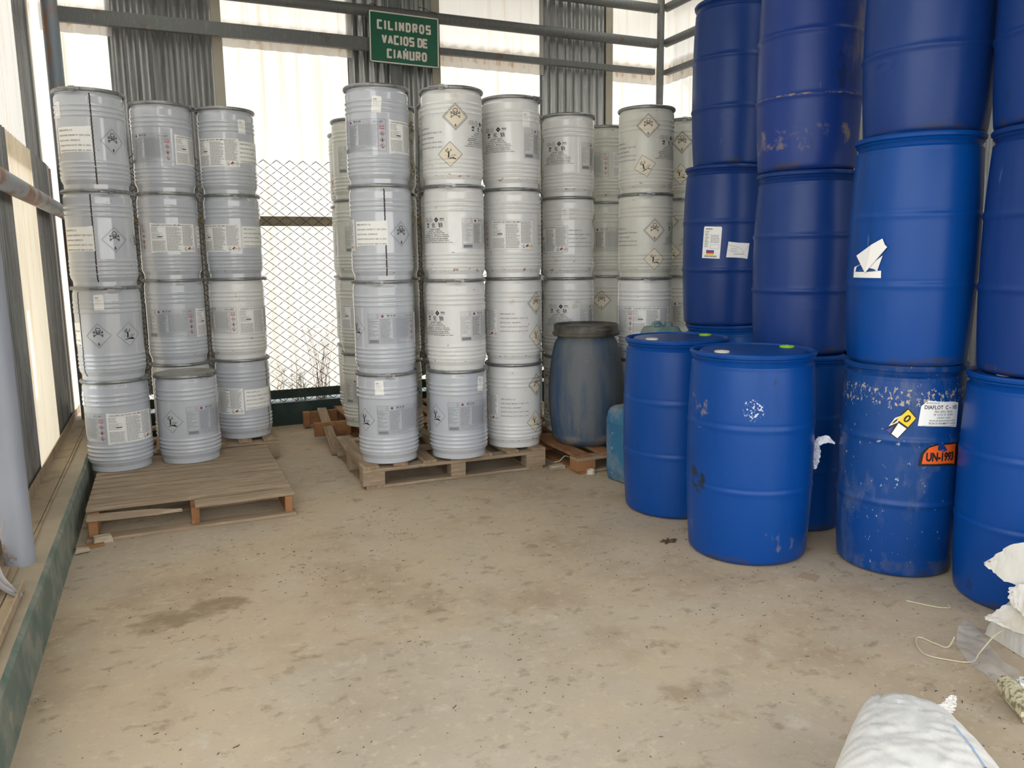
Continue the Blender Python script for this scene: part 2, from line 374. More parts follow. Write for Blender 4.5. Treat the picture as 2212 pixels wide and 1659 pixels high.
# ------------------------------------------------------------ steel drums
H = .567
def rad(z):
    k = z/H
    if k < .055: r = .176
    elif k < .10: r = .176+.0115*(k-.055)/.045
    elif k < .925: r = .1875
    elif k < .955: r = .1875-.006*(k-.925)/.03
    else: r = .1815
    for c in (.135, .18, .225, .27, .735, .785, .835): r += .0042*math.exp(-((k-c)/.0105)**2)
    return r
drum_me = []
for seed in range(4):
    R = random.Random(seed); da, dz, dd = R.uniform(0, 6.28), R.choice([.08, .10, .5]), R.uniform(.004, .009)
    def fn(a, z, r, da=da, dz=dz, dd=dd, seed=seed):
        q = ((math.cos(a-da)-1)*14-((z-dz)/.02)**2)
        n = noise.noise(Vector((math.cos(a)*1.3+seed*9, math.sin(a)*1.3, z*5)))
        return -dd*math.exp(q)-.0008*max(0, n)
    pr = [(.0, .004), (.165, .004), (.170, .0), (.176, .001)]
    zs = [.004+i*.0022 for i in range(int((H-.02)/.0022))]
    pr += [(rad(z), z) for z in zs]+[(.183, H-.014)]
    drum_me.append(MB().lathe(pr, 72, fn=fn).mesh('drum_body', M_grey))
lid_me = MB().lathe([(.183, H-.016), (.184, H-.003), (.180, H+.001), (.176, H-.001), (.150, H-.001), (.145, H-.004), (.0, H-.004)], 64).mesh('lid', M_lid)
ring_me = MB().lathe([(.184, H-.018), (.193, H-.018), (.1965, H-.013), (.197, H-.007), (.1955, H-.001), (.191, H+.003), (.185, H+.003), (.183, H-.001)], 72).mesh('locking_ring', M_galv)
lm = MB()
for a in (-.16, -.05, .07, .2):
    Mx = Matrix.Rotation(a, 3, 'Z'); lm.box(Mx @ Vector((.2015, 0, H-.008)), (.018, .030, .017 if a != .07 else .026), Mx)
lm.tube([(.209*math.cos(a), .209*math.sin(a), H-.009-.004*math.sin(a*6)) for a in [-.32+i*.05 for i in range(11)]], .0060, 8)
latch_me = lm.mesh('latch', M_galv)
S25 = ['MERCANTIL S.A.', 'PURCHASE ORDER N° I28112554', 'BATCH NO.: 20250215', 'PRODUCTION DATE: FEB 15, 2025', 'EXPIRATION DATE: FEB 14, 2026']
S24 = ['MERCANTIL S.A.', 'PURCHASE ORDER N° I28111176', 'BATCH NO.: 20240907', 'PRODUCTION DATE: SEP 07, 2024', 'EXPIRATION DATE: SEP 06, 2025']
S23 = ['MERCANTIL S.A.', 'PURCHASE ORDER N° I28109092', 'BATCH NO.: 20230807', 'PRODUCTION DATE: AUG 07, 2023', 'EXPIRATION DATE: AUG 06, 2024']
FL = {'o25': order(S25), 'o24': order(S24, False, GR), 'o23': order(S23, False, GR), 'tn': toxic(0), 'to': toxic(1), 'en': envd(0), 'eo': envd(1),
      'pn': panel(0), 'po': panel(1), 'sp': spanish(0), 'so': spanish(1), 'cn': cnprint(), 'st': sticker()}
NM = {'o': 'order_label', 't': 'toxic_diamond', 'e': 'environment_diamond', 'p': 'hazard_panel', 's': 'safety_label', 'c': 'printed_text', 'q': 'seam_stripe'}
DM = {}
def decal(kind, zf, tilt):
    k = (kind, zf, tilt)
    if k not in DM:
        if kind == 'seam': DM[k] = seamd().wrap('seam_stripe', [M_seam], rad, H*.5)
        else: DM[k] = FL[kind].wrap(kind, LM, rad, H*zf, math.radians(tilt))
    return DM[k]
ZD = {'o': .495, 't': .49, 'e': .49, 'p': .49, 's': .48, 'c': .52, 'q': .5}
SKIN = {'g': M_grey, 'w': M_white, 'c': M_cream}
DG = {'A': 'left pallet', }
steel_n = 0
def steel(x, y, z, skin, label, dec=(), latch=None, group='steel cyanide drums'):
    """dec: (kind, degrees to the right of the side facing the camera, z fraction, tilt)"""
    global steel_n; steel_n += 1
    t = empty('steel_drum', (x, y, z), 0, label, 'drum', group)
    face = math.atan2(-y, -x)
    b = link('drum_body', drum_me[steel_n % 4], t, rz=random.uniform(0, 6.28)); b.material_slots[0].link = 'OBJECT'; b.material_slots[0].material = SKIN[skin]
    link('lid', lid_me, t)
    rg = link('locking_ring', ring_me, t, rz=face+math.radians(latch if latch is not None else random.uniform(120, 240)))
    link('latch', latch_me, rg)
    for d in dec:
        kind, a = d[0], d[1]; zf = d[2] if len(d) > 2 else ZD.get(kind[0], .5); tl = d[3] if len(d) > 3 else 0
        nm = 'sticker' if kind == 'st' else ('seam_stripe' if kind == 'seam' else NM[kind[0]])
        link(nm, decal(kind, zf, tl), t, rz=face+math.radians(a))
    return t
PZ1, PZB, PZ2, PZ3 = .130, .158, .145, .128
TOPN = {4: 'topmost', 3: 'second from top', 2: 'third from top', 1: 'bottom'}
def col(x, y, z, levels, where, jit=.0035):
    for k, (skin, desc, dec, lt) in levels.items():
        lab = '%s steel drum%s, %s %s' % ({'g': 'blue-grey', 'w': 'white', 'c': 'aged cream-white'}[skin], desc, TOPN[k], where)
        steel(x+random.uniform(-jit, jit), y+random.uniform(-jit, jit), z+(k-1)*H, skin, lab, dec, lt)
col(-.317, 5.485, PZ1, {4: ('g', '', [('o25', -33), ('tn', 34), ('en', 86), ('st', -62, .79), ('seam', 1), ('sp', -116)], -28),
                       3: ('g', '', [('o25', -44), ('tn', 22), ('en', 76), ('seam', -12)], 18),
                       2: ('g', ' with two diamonds', [('tn', -20), ('en', 33), ('st', -14, .84), ('o25', -88), ('seam', -55), ('pn', 127)], 15),
                       1: ('g', '', [('pn', -73), ('sp', 25), ('st', -78, .8)], 62)}, 'of the stack by the left wall')
col(.072, 5.914, PZB, {4: ('g', '', [('pn', -34), ('sp', 68), ('en', -88)], 80), 3: ('g', '', [('pn', -99), ('sp', 7), ('o25', 94)], 85),
                       2: ('g', '', [('pn', -14), ('sp', 86)], None), 1: ('w', '', [('po', 20), ], None)}, 'of the stack behind the lone drum')
col(.482, 5.966, PZB, {4: ('g', '', [('sp', -22), ('o25', 55), ('st', 33, .79)], None), 3: ('g', '', [('sp', -31), ('o25', 50)], 18),
                       2: ('w', '', [('po', -52), ('so', 47)], 84), 1: ('g', '', [('sp', -47), ('o25', 34), ('seam', 60)], None)}, 'of the stack beside the fence gap')
steel(.094, 5.50, PZ1, 'g', 'lone blue-grey steel drum standing unstacked on the front of the slatted pallet', [('en', -33), ('pn', 45)], 40)
col(1.263, 4.855, PZ2, {4: ('g', '', [('pn', -34), ('sp', 66), ('st', 0, .795, -6)], None), 3: ('g', '', [('o25', -21), ('tn', 38), ('sp', -104), ('seam', 7), ('en', 90)], None),
                        2: ('g', '', [('pn', 17), ('en', -62), ('sp', 117)], -15), 1: ('g', '', [('pn', 28), ('en', -49), ('st', -15, .85, 2)], -2)},
    'of left front stack, middle pallet')
col(1.705, 4.765, PZ2, {4: ('w', ' with two cream diamonds', [('to', 7, .69), ('eo', -4, .31), ('cn', 60), ('o24', -48)], -20), 3: ('w', '', [('cn', -40), ('po', 64)], -12),
                        2: ('w', '', [('cn', -42), ('po', 58)], 0), 1: ('g', '', [('en', -48), ('pn', 29), ('st', 50, .84, -6)], None)}, 'of centre front stack, middle pallet')
col(2.156, 4.881, PZ2, {4: ('w', '', [('cn', -30), ('po', 76), ('st', 32, .75)], 62), 3: ('w', '', [('so', 0), ('po', -102), ('o24', 92)], None),
                        2: ('w', '', [('o24', 2), ('so', -79), ('to', 54, .70), ('eo', 56, .32)], 88), 1: ('w', '', [('o24', 2), ('so', -78), ('to', 54, .74), ('eo', 50, .3)], None)},
    'of right front stack, middle pallet')
col(2.750, 5.204, PZ3, {4: ('w', '', [('cn', -24), ('po', 80), ('to', -88, .7), ('eo', -88, .3)], -82), 3: ('w', '', [('so', -46), ('o24', 30), ('st', -6, .78, -3), ('to', 88, .7), ('eo', 88, .3)], None),
                        2: ('w', '', [('cn', -22), ('po', 76), ('to', -86, .7)], -70), 1: ('w', '', [('to', -60, .7), ('eo', -60, .3)], None)}, 'of stack behind the black-lidded barrel')
col(3.131, 4.774, PZ3, {4: ('c', ' with worn diamonds', [('to', 4, .77), ('eo', -2, .31, 14), ('o24', -50), ('cn', 56)], None), 3: ('c', '', [('to', 20, .56), ('eo', 20, .22), ('o23', -46), ('cn', 78)], 2),
                        2: ('w', '', [('so', 18), ('po', -72)], 12), 1: ('w', '', [('to', 0, .7)], None)}, 'of stack left of tall blue drums')
def back(x, y, z, where, dec, n=4, lt=None):
    for k in range(4, 4-n, -1):
        lab = 'cream-white steel drum, %s in %s' % (TOPN[k], where)
        steel(x, y, z+(k-1)*H, 'c', lab, dec[k-1], lt)
back(1.407, 6.00, PZ2, 'half-hidden stack behind the left front stack', [[('pn', -10)], [('so', -20)], [('pn', 10)], [('pn', 0)]])
back(1.508, 6.640, PZ2, 'farthest stack beside the fence gap', [[('to', -20, .7)], [('cn', -35)], [('so', -20)], [('eo', -60, .3)]])
back(1.47, 5.42, PZ2, 'sliver between left and centre front stacks', [[('cn', 50)], [('po', 50)], [('to', 45, .7), ('eo', 45, .3)], [('to', 62, .7), ('eo', 62, .3)]])
back(1.82, 5.185, PZ2, 'hidden stack behind the centre front stack', [[('cn', -60)], [('po', -80)], [('po', -70)], [('cn', -90)]])
back(2.47, 5.515, PZ2, 'hidden stack behind the right front stack', [[('eo', 30, .3), ('to', 30, .7)], [], [('so', 20)], []])
back(3.27, 5.56, PZ3, 'gap left of the tilted-diamond stack', [[('cn', 0)], [('to', -8, .66)], [('po', 2)], [('po', -42), ('so', 62)]])
back(3.69, 5.07, PZ3, 'stack half hidden by the tall blue drums', [[], [('po', 0)], [('to', -40, .7), ('eo', -32, .3), ('cn', 20)], [('to', -12, .7), ('eo', -14, .3), ('cn', 60)]], lt=-10)

# ------------------------------------------------------------ wood
wood_l = [(S(120, 100, 80), 3, (1, 14, 14), .4, .7, None, None, .6), (S(196, 180, 156), 5, (1, 9, 9), .5, .75, None, None, .7), (S(86, 72, 60), 9, O1, .62, .72, None, None, .5)]
wood_l2 = [(S(110, 84, 60), 3, (14, 1, 14), .4, .7, None, None, .6), (S(196, 176, 148), 5, (9, 1, 9), .5, .75, None, None, .7)]
M_woodx = mat('grey pallet wood along x', S(160, 140, 116), .85, layers=wood_l, bump=(6, .5, (1, 10, 10)))
M_woody = mat('grey pallet wood along y', S(152, 130, 104), .85, layers=wood_l2, bump=(6, .5, (10, 1, 10)))
M_woodr = mat('raw brown wood', S(158, 112, 72), .8, layers=[(S(112, 74, 46), 6, O1, .45, .7, None, None, .8), (S(190, 160, 124), 9, O1, .55, .75, None, None, .5)], bump=(14, .4))
def board(name, par, c, d, m, rz=0, j=.0015):
    o = MB().box((0, 0, 0), d, None, 0, j).build(name, m, par, c, rz, smooth=False, bevel=.003); return o
def block_pallet(x0, x1, y0, y1, z, label, nb=7, along='y', m=M_woody):
    cx, cy = (x0+x1)/2, (y0+y1)/2; W, D = x1-x0, y1-y0
    t = empty('wooden_pallet', (cx, cy, 0), 0, label, 'pallet', 'wooden pallets')
    bt = .02; 
    for i in range(nb):
        wdt = .105 if i in (0, nb-1, nb//2) else .092
        board('deck_board', t, (-W/2+.052+(W-.104)*i/(nb-1), 0, z-bt/2), (wdt, D, bt), m)
    for k in range(3):
        yy = (-D/2+.05, 0, D/2-.05)[k]
        board('cross_board', t, (0, yy, z-bt*1.5), (W, .1, bt), M_woodx)
        for i in range(3):
            board('block', t, ((-W/2+.07, 0, W/2-.07)[i], yy, (z-2*bt+.02)/2), (.14 if i != 1 else .1, .1, z-2*bt-.02), M_woodr if m is M_woodr else M_woodx)
    for i in range(3):
        board('bottom_board', t, ((-W/2+.07, 0, W/2-.07)[i], 0, .01), (.1, D, .02), m)
    for k in (-1, 1): board('bottom_board', t, (0, k*(D/2-.05), .0105), (W-.24, .1, .019), M_woodx)
    return t
t = block_pallet(1.05, 2.29, 4.66, 5.61, PZ2, 'weathered block pallet under the three front stacks in the middle'); t.rotation_euler.z = math.radians(-1.2)
block_pallet(2.385, 3.93, 4.40, 5.74, PZ3, 'brown pallet under the black-lidded barrel', 9, m=M_woodr)
t = block_pallet(1.30, 2.34, 5.80, 6.86, PZ2, 'brown pallet missing its end boards beside the fence gap, under the farthest drums', m=M_woodr)
for y in (.39, -.13): board('stringer', t, (-.665, y, .085), (.29, .03, .11), M_woodr)
board('bottom_board', t, (-.60, .13, .014), (.1, .62, .02), M_woodr); board('block', t, (-.785, .39, .08), (.05, .08, .12), M_woodr)
block_pallet(-.30, .68, 5.72, 6.70, PZB, 'back left pallet under the stack beside the fence gap', 6)
# front left stringer pallet
t = empty('wooden_pallet', (.07, 4.95, 0), 0, 'slatted stringer pallet with a broken front board, front left by kerb', 'pallet', 'wooden pallets')
bz = PZ1
for i in range(12):
    y = -.47+i*.1045
    if i == 0: board('deck_board', t, (.26, y-.05, bz-.011), (.52, .095, .02), M_woodx, .006)
    else: board('deck_board', t, (-.005, y+random.uniform(-.004, .004), bz-.011), (1.045, .080, .02), M_woodx, random.uniform(-.004, .004))
for x in (-.485, 0.0, .485): board('stringer', t, (x, .07, (bz-.022+.018)/2), (.042, 1.27, bz-.04), M_woodr)
for y in (-.545, -.2, .25, .6): board('bottom_board', t, (.0, y, .009), (1.04, .09, .018), M_woodx)
mb = MB(); pts = [(-.25, -.036), (.08, -.038), (.11, -.028), (.20, -.020), (.13, .000), (.08, .020), (.05, .032), (-.25, .036)]
n = len(pts); mb.add([(x, y, -.009) for x, y in pts]+[(x, y, .009) for x, y in pts], [tuple(range(n))[::-1], tuple(range(n, 2*n))]+[(i, (i+1) % n, n+(i+1) % n, n+i) for i in range(n)])
o = mb.build('broken_board', M_woodx, t, (-.262, -.548, bz-.016), .0, smooth=False, bevel=.002); o.rotation_euler = (.03, .03, .01); props(o, 'snapped deck board with a jagged tip')
mb = MB(); mb.box((0, 0, 0), (.075, 1.02, .024), None, 0, .003)
t = bpy.data.objects['wooden_pallet.002']; o = mb.build('loose_board', M_woody, t, (1.112-1.82, 6.14-6.33, .094), smooth=False, bevel=.003)
o.rotation_euler = (math.radians(8.6), 0, math.radians(-4.6)); props(o, 'weathered end board hanging loose')

# ------------------------------------------------------------ plastic drums
def blue(name, c, dusty, extra=()):
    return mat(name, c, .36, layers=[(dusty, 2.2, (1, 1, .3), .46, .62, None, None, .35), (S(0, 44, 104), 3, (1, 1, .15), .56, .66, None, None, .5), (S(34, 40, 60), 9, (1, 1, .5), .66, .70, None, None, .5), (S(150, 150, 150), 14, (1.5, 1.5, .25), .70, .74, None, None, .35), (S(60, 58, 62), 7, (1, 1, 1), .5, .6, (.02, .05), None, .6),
               (S(200, 205, 215), 34, (1, 1, 1), .77, .79, None, None, .8)]+list(extra), bump=(9, .04), spec=.28)
MB1 = blue('bright blue polyethylene', S(2, 66, 142), S(28, 78, 144))
MB2 = blue('indigo blue polyethylene', S(18, 54, 120), S(44, 68, 124))
MB4 = blue('muddy blue polyethylene', S(24, 54, 126), S(50, 70, 130), [
    (S(160, 142, 104), 13, (1, 1, .8), .52, .66, (.15, .15), None, .65), (S(160, 142, 104), 5, (1, 1, .4), .60, .74, None, None, .4), (S(60, 60, 66), 10, O1, .60, .64, (.1, .1), None, .8), (S(150, 130, 100), 30, (1, 1, 4), .52, .56, (.345, .012), None, .8)])
MB5 = blue('crusted blue polyethylene', S(8, 64, 134), S(50, 82, 124), [
    (S(186, 174, 150), 70, (1, 1, .7), .55, .59, (.80, .11), None, .85), (S(120, 125, 130), 8, (1, 1, .4), .55, .75, None, None, .5),
    (S(210, 205, 195), 30, O1, .62, .66, (.60, .03), None, .8), (S(84, 90, 100), 8, O1, .5, .65, (.05, .09), None, .6), (S(190, 195, 200), 60, (1, 1, .6), .66, .68, None, None, .7)])
MB6 = blue('scuffed blue polyethylene', S(2, 66, 142), S(32, 80, 144), [
    (S(36, 44, 52), 8, O1, .50, .54, None, (-.285, .015, .36, .17), .9), (S(150, 130, 105), 14, O1, .56, .62, None, (-.27, .02, .70, .22), .6),
    (S(220, 225, 232), 90, O1, .54, .57, None, (-.17, -.22, .73, .11), .9), (S(120, 120, 122), 12, (1, 1, .5), .58, .66, (.12, .14), None, .6)])
M_green = mat('lime green cap', S(150, 205, 40), .5)
M_wcap = mat('dusty white cap', S(214, 206, 190), .6)
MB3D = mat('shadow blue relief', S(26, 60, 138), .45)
def brad(R, Hh, strong):
    def f(z):
        k = max(0, min(1, z/Hh)); r = R+.004-.018*abs(2*k-1.0)**2.4
        if k > .945: r = R-.020
        for c in (.355, .655):
            q = (k-c)/.012
            r += (.0065 if strong else .0028)*math.exp(-q*q)-(0 if strong else .0016)*math.exp(-((k-c-.018)/.006)**2)
        if z < .03: r -= .026*(1-math.sqrt(max(0, 1-(1-z/.03)**2)))
        return r
    return f
def poly_drum(x, y, z, R, Hh, m, label, strong=True, face_extra=(), caps=True, relief=None, crx=0., open_ring=False):
    t = empty('plastic_drum', (x, y, z), 0, label, 'drum', 'blue plastic drums')
    rf = brad(R, Hh, strong); face = math.atan2(-y, -x)
    pr = [(0, .008), (R-.06, .006), (R-.045, 0)]+[(rf(i*Hh/150), max(.0, i*Hh/150)) for i in range(1, int(150*.95))]
    zt = Hh*.95
    if open_ring:
        pr += [(R-.022, zt), (R-.016, Hh-.032), (R-.004, Hh-.028), (R, Hh-.018), (R-.002, Hh-.004), (R-.014, Hh), (R-.022, Hh-.004), (R-.024, Hh-.012)]
    else: pr += [(R-.020, zt), (R-.016, Hh-.036), (R-.008, Hh-.030), (R-.012, Hh-.024), (R-.002, Hh-.018), (R, Hh-.008), (R-.004, Hh-.001), (R-.012, Hh), (R-.017, Hh-.006), (R-.019, Hh-.022)]
    s = random.random()*50
    fn = lambda a, z_, r: .0012*noise.noise(Vector((math.cos(a)*1.5+s, math.sin(a)*1.5, z_*3)))-.0012 if r > .1 and z_ > .02 and z_ < Hh*.93 else 0
    o = MB().lathe(pr, 96, fn=fn).build('drum_body', m, t, rz=face+PI if False else 0)
    hd = MB(); hd.lathe([(R-.018, Hh-.022), (R-.030, Hh-.026), (R-.038, Hh-.022), (R-.052, Hh-.004), (R-.075, Hh-.003), (0, Hh-.002)], 72)
    hd.build('drum_head', m, t)
    if caps:
        for sg, mm in ((1, M_green), (-1, M_wcap)):
            a = face+(.95 if sg > 0 else -1.5+2.35)+PI*0
            a = face+(math.radians(128) if sg > 0 else math.radians(-42))
            cb = MB(); cb.lathe([(.034, 0), (.034, .006), (.030, .008), (.012, .008), (.011, .005), (0, .005)], 28)
            cb.build('bung_cap', mm, t, ((R-.088)*math.cos(a), (R-.088)*math.sin(a), Hh-.003))
    if relief:
        f = Flat(); kind, a, zf = relief
        if kind == 'oval': f.ring((0, 0), .045, .004, 0, .0005, 28, .45); f.ring((0, 0), .034, .003, 0, .0005, 24, .4)
        elif kind == 'pill':
            pts = [(.06+.018*math.cos(q), .018*math.sin(q)) for q in [-PI/2+i*PI/8 for i in range(9)]]+[(-.06+.018*math.cos(q), .018*math.sin(q)) for q in [PI/2+i*PI/8 for i in range(9)]]
            f.path(pts, .003, 0, .0005, True); f.ring((-.046, 0), .012, .002, 0, .0005, 16)
            f.line((-.02, .006), (.05, .006), .004, 0, .0005); f.line((-.02, -.006), (.04, -.006), .004, 0, .0005)
        else:
            for s_ in (-.013, .013): f.line((s_, -.04), (s_, .04), .0035, 0, .0005); f.path([(s_-.01, .027), (s_, .042), (s_+.01, .027)], .003, 0, .0005)
            f.line((-.03, -.045), (.03, -.045), .003, 0, .0005)
        link('moulded_mark', f.wrap('moulded_mark', [MB3D], rf, Hh*zf), t, rz=face+math.radians(a))
    for nm, fl, a, zf, tilt in face_extra:
        link(nm, fl.wrap(nm, LM, rf, Hh*zf, math.radians(tilt)), t, rz=face+math.radians(a))
    return t
# labels on plastic drums
R3 = random.Random(4)
lab1 = Flat(); lab1.convex([(-.055, -.095), (.055, -.095), (.055, .09), (.05, .095), (-.05, .095), (-.055, .09)], PAP)
lab1.rect(-.042, .078, .0, .082, INK); lab1.fine(-.044, -.03, -.018, .066, INK, .009, .0025, .3, R3); lab1.fine(-.008, -.005, .045, .045, GR, .005, .0018, .2, R3)
for yy in (.066, .045, .025, .005, -.012): lab1.line((-.046, yy), (-.01, yy), .0008, GR)
lab1.frame(-.005, -.036, .045, -.012, .001, GR); lab1.rect(-.03, -.056, .018, -.046, BLU); lab1.rect(-.03, -.065, .018, -.056, RED); lab1.rect(-.03, -.074, .018, -.065, YEL)
for i in range(18): lab1.rect(-.04+i*.0042, -.088, -.0385+i*.0042+(.001 if i % 3 else 0), -.078, INK)
lab2 = Flat(); lab2.convex([(-.07, -.045), (.066, -.05), (.075, .045), (-.062, .05)], WHT); lab2.path([(-.06, .03), (-.02, .022), (.02, .01), (.035, -.018)], .0016, LG)
lab2.path([(-.065, .0), (-.02, -.014), (.03, -.02), (.07, .03)], .0012, LG); lab2.fine(-.045, -.01, -.005, .012, LG, .004, .001, .1, R3); lab2.rect(-.03, -.025, .045, -.023, GR)
tear = Flat(); tear.convex([(-.075, -.062), (.075, -.062), (.074, -.032), (-.074, -.036)], WHT); tear.poly([(-.074, -.037), (-.07, -.018), (-.03, -.006), (.0, .0), (.05, .0), (.06, -.033)], WHT, .0011)
tear.poly([(.01, -.02), (.078, .03), (.06, -.028)], WHT, .003); tear.poly([(-.05, .030), (.005, -.042), (.096, .063), (.086, .073), (.075, .098), (.03, .075)], WHT, .0075)
tear.path([(-.05, .030), (.005, -.042), (.096, .063)], .0008, LG, .0076); tear.rect(-.035, -.031, .05, -.029, GR)
dia = Flat(); dia.convex([(-.088, -.055), (.092, -.060), (.098, .048), (-.055, .055), (-.082, .030)], PAP)
dia.text('diamond', -.052, .041, .008, GR, wid=.045); dia.path([(-.062, .05), (-.055, .045), (-.062, .040)], .0018, INK)
dia.text('DIAFLOT  C – 105', -.068, .018, .017, INK, wid=.155, bold=.02)
for i, (tx, wd) in enumerate([('PESO NETO:  200 KG', .085), ('N° LOTE: 25 - 0516P1', .09), ('CÓDIGO: 101590', .065), ('FECHA DE PRODUCCIÓN: 16-05-25', .125), ('FECHA DE VENCIMIENTO: 16-05-27', .128)]):
    dia.text(tx, .018, .004-.0125*i, .0085, INK, wid=wd, al='c', bold=.008)
dia.fine(-.07, -.058, .08, -.051, GR, .006, .0014, .05, R3)
scrap = Flat(); scrap.convex([(-.030, -.066), (.03, -.066), (.032, .052), (-.022, .066), (-.03, .0)], INK, .0010)
scrap.convex([(-.024, .0), (.028, .0), (.029, .048), (-.017, .060)], YEL, .0016); scrap.convex([(-.002, -.062), (.027, -.062), (.028, -.008), (-.010, -.008)], WHT, .0016)
scrap.poly([(-.030, -.045), (-.014, -.01), (-.018, .030), (-.034, .0)], CRM, .002); scrap.poly([(-.028, -.064), (-.006, -.064), (-.016, -.03)], BLU, .0018)
scrap.text('0', .004, .010, .034, INK, al='c', bold=.03, h=.0020)
un = Flat(); un.convex([(-.09, -.056), (.105, -.058), (.10, .046), (-.02, .046), (-.06, .030), (-.082, .0)], INK, .0010)
un.convex([(-.075, -.044), (.085, -.048), (.083, .040), (-.015, .040), (-.05, .028), (-.070, .0)], ORG, .0016)
un.text('UN-1993', -.060, -.032, .040, INK, wid=.134, bold=.05, h=.002)
un.poly([(-.015, .05), (-.012, .018), (.02, .010), (.035, .017), (.02, .035), (.0, .05)], DBL, .0024)

P1 = poly_drum(2.508, 2.906, 0, .287, .969, MB6, 'large bright blue plastic drum standing alone in front, crumpled white tape at its side', False)
poly_drum(2.576, 3.598, 0, .285, .964, MB1, 'bright blue plastic drum left of the lone front drum, moulded arrows on its side', False, relief=('arrow', 52, .70))
HR = .972
poly_drum(3.301, 4.113, 0, .238, HR, MB1, 'blue plastic drum at floor level, mostly hidden under the papered drum')
poly_drum(3.267, 4.098, HR, .242, HR, MB2, 'blue plastic drum with a printed white label and a crumpled white paper', True,
          [('paper_label', lab1, -15, .525, -3), ('crumpled_label', lab2, 22, .475, -2)])
poly_drum(3.335, 4.128, 2*HR, .243, HR, MB2, 'upper blue plastic drum with moulded oval, leftmost of the top row', True, relief=('oval', -6, .29))
HS = .903
poly_drum(3.03, 3.125, 0, .250, HS, MB1, 'floor-level blue plastic drum seen between the lone front drum and the crusted drum')
poly_drum(3.046, 3.165, HS, .248, HS, MB2, 'blue plastic drum with a moulded pill mark, second row between two papered drums', True, relief=('pill', 12, .285))
poly_drum(3.015, 3.150, 2*HS, .245, HS+.06, MB4, 'mud-smeared blue plastic drum, second from the left in the top row', True)
HT = .937
poly_drum(3.006, 2.485, 0, .253, HT, MB5, 'crusted blue drum with white product label, yellow scrap and orange hazard sign', True,
          [('product_label', dia, 35, .785, -2), ('hazard_scrap', scrap, 1, .74, -35), ('orange_hazard_sign', un, 37, .60, -1)], caps=False, open_ring=True)
poly_drum(2.951, 2.440, HT, .250, HT, MB1, 'blue plastic drum with torn white paper, standing on the crusted drum', False, [('torn_label', tear, -42, .455, 0)])
poly_drum(3.010, 2.470, 2*HT, .250, HT, MB2, 'top-row blue plastic drum with peeling tan paint marks above the torn-paper drum', True, relief=('oval', -40, .30))
HU = .93
poly_drum(3.155, 1.965, 0, .272, HU, MB1, 'floor-level blue plastic drum at the right edge, behind the white sacks', False)
poly_drum(3.152, 1.946, HU, .262, HU, MB2, 'second-row blue plastic drum cut by the right edge of the view')
poly_drum(3.160, 1.955, 2*HU, .268, HU, MB2, 'top-row blue plastic drum in the upper right corner')
# tan paint flakes on the third top-row drum
# crumpled tape on the front drum
M_tape = mat('white tape', S(225, 228, 240), .35, bump=(40, .5))
tp = MB(); R5 = random.Random(3)
def crumple(mb, path, wds, ax, amp=.006, n=7, cut=7):
    vs = []; P = [Vector(p) for p in path]
    K = len(P)*cut
    for k in range(K):
        u = k/(K-1)*(len(P)-1); i = min(int(u), len(P)-2); f = u-i; c = P[i].lerp(P[i+1], f); wd = wds[i]*(1-f)+wds[i+1]*f
        for j in range(n): vs.append(c+ax*(wd*(j/(n-1)-.5))+Vector([R5.uniform(-amp, amp) for _ in range(3)]))
    mb.add(vs, [(k*n+j, k*n+j+1, (k+1)*n+j+1, (k+1)*n+j) for k in range(K-1) for j in range(n-1)])
crumple(tp, [(.283, -.055, .50), (.30, -.075, .535), (.34, -.09, .55), (.37, -.10, .53)], [.03, .04, .035, .006], Vector((0, .3, .9)).normalized(), .0025)
crumple(tp, [(.288, -.06, .53), (.295, -.075, .49), (.292, -.08, .44), (.288, -.085, .405)], [.05, .05, .035, .008], Vector((.5, -.8, 0)).normalized(), .0025)
o = tp.build('crumpled_tape', M_tape, P1); o.rotation_euler = (0, 0, math.radians(-22)); props(o, 'crumpled white tape')

# black-lidded barrel
M_barrel = mat('dusty steel blue polyethylene', S(44, 76, 108), .6, layers=[(S(104, 108, 110), 6, (1, 1, .16), .38, .60, None, None, .9), (S(22, 68, 116), 5, (1, 1, .2), .60, .68, None, None, .6),
    (S(130, 126, 120), 5, (1, 1, .4), .45, .6, (.03, .12), None, .8), (S(170, 150, 120), 20, (1, 1, 5), .66, .69, None, None, .8)], bump=(10, .08))
M_blid = mat('dusty black plastic', S(52, 51, 50), .55, layers=[(S(118, 112, 98), 4, O1, .4, .62, None, None, .8)])
bt = empty('plastic_barrel', (2.645, 4.75, PZ3), 0, 'dusty steel-blue barrel with a wide black lid on the brown pallet', 'barrel')
pr = [(0, .004), (.16, .004), (.178, 0)]
for i in range(1, 60):
    k = i/59; z = k*.745; r = .205+.054*math.sin(PI*min(1, k*.96+.06))**.75
    if k > .93: r -= .012*(k-.93)/.07
    if k < .06: r = .178+(r-.178)*math.sqrt(k/.06)
    if abs(k-.62) < .006: r += .0015
    pr.append((r, z))
pr += [(.205, .75), (.205, .80)]
MB().lathe(pr, 80).build('barrel_body', M_barrel, bt)
MB().lathe([(.206, .752), (.226, .750), (.231, .757), (.231, .770), (.224, .774), (.221, .778), (.221, .820), (.214, .827), (.205, .824), (.198, .812), (0, .815)], 72).build('lid', M_blid, bt)
ll = MB(); 
for i in range(10):
    a = math.radians(-100+i*2.6); ll.box((.223*math.cos(a), .223*math.sin(a), .80), (.008, .012, .014), Matrix.Rotation(a, 3, 'Z'))
ll.build('clasp', M_blid, bt)
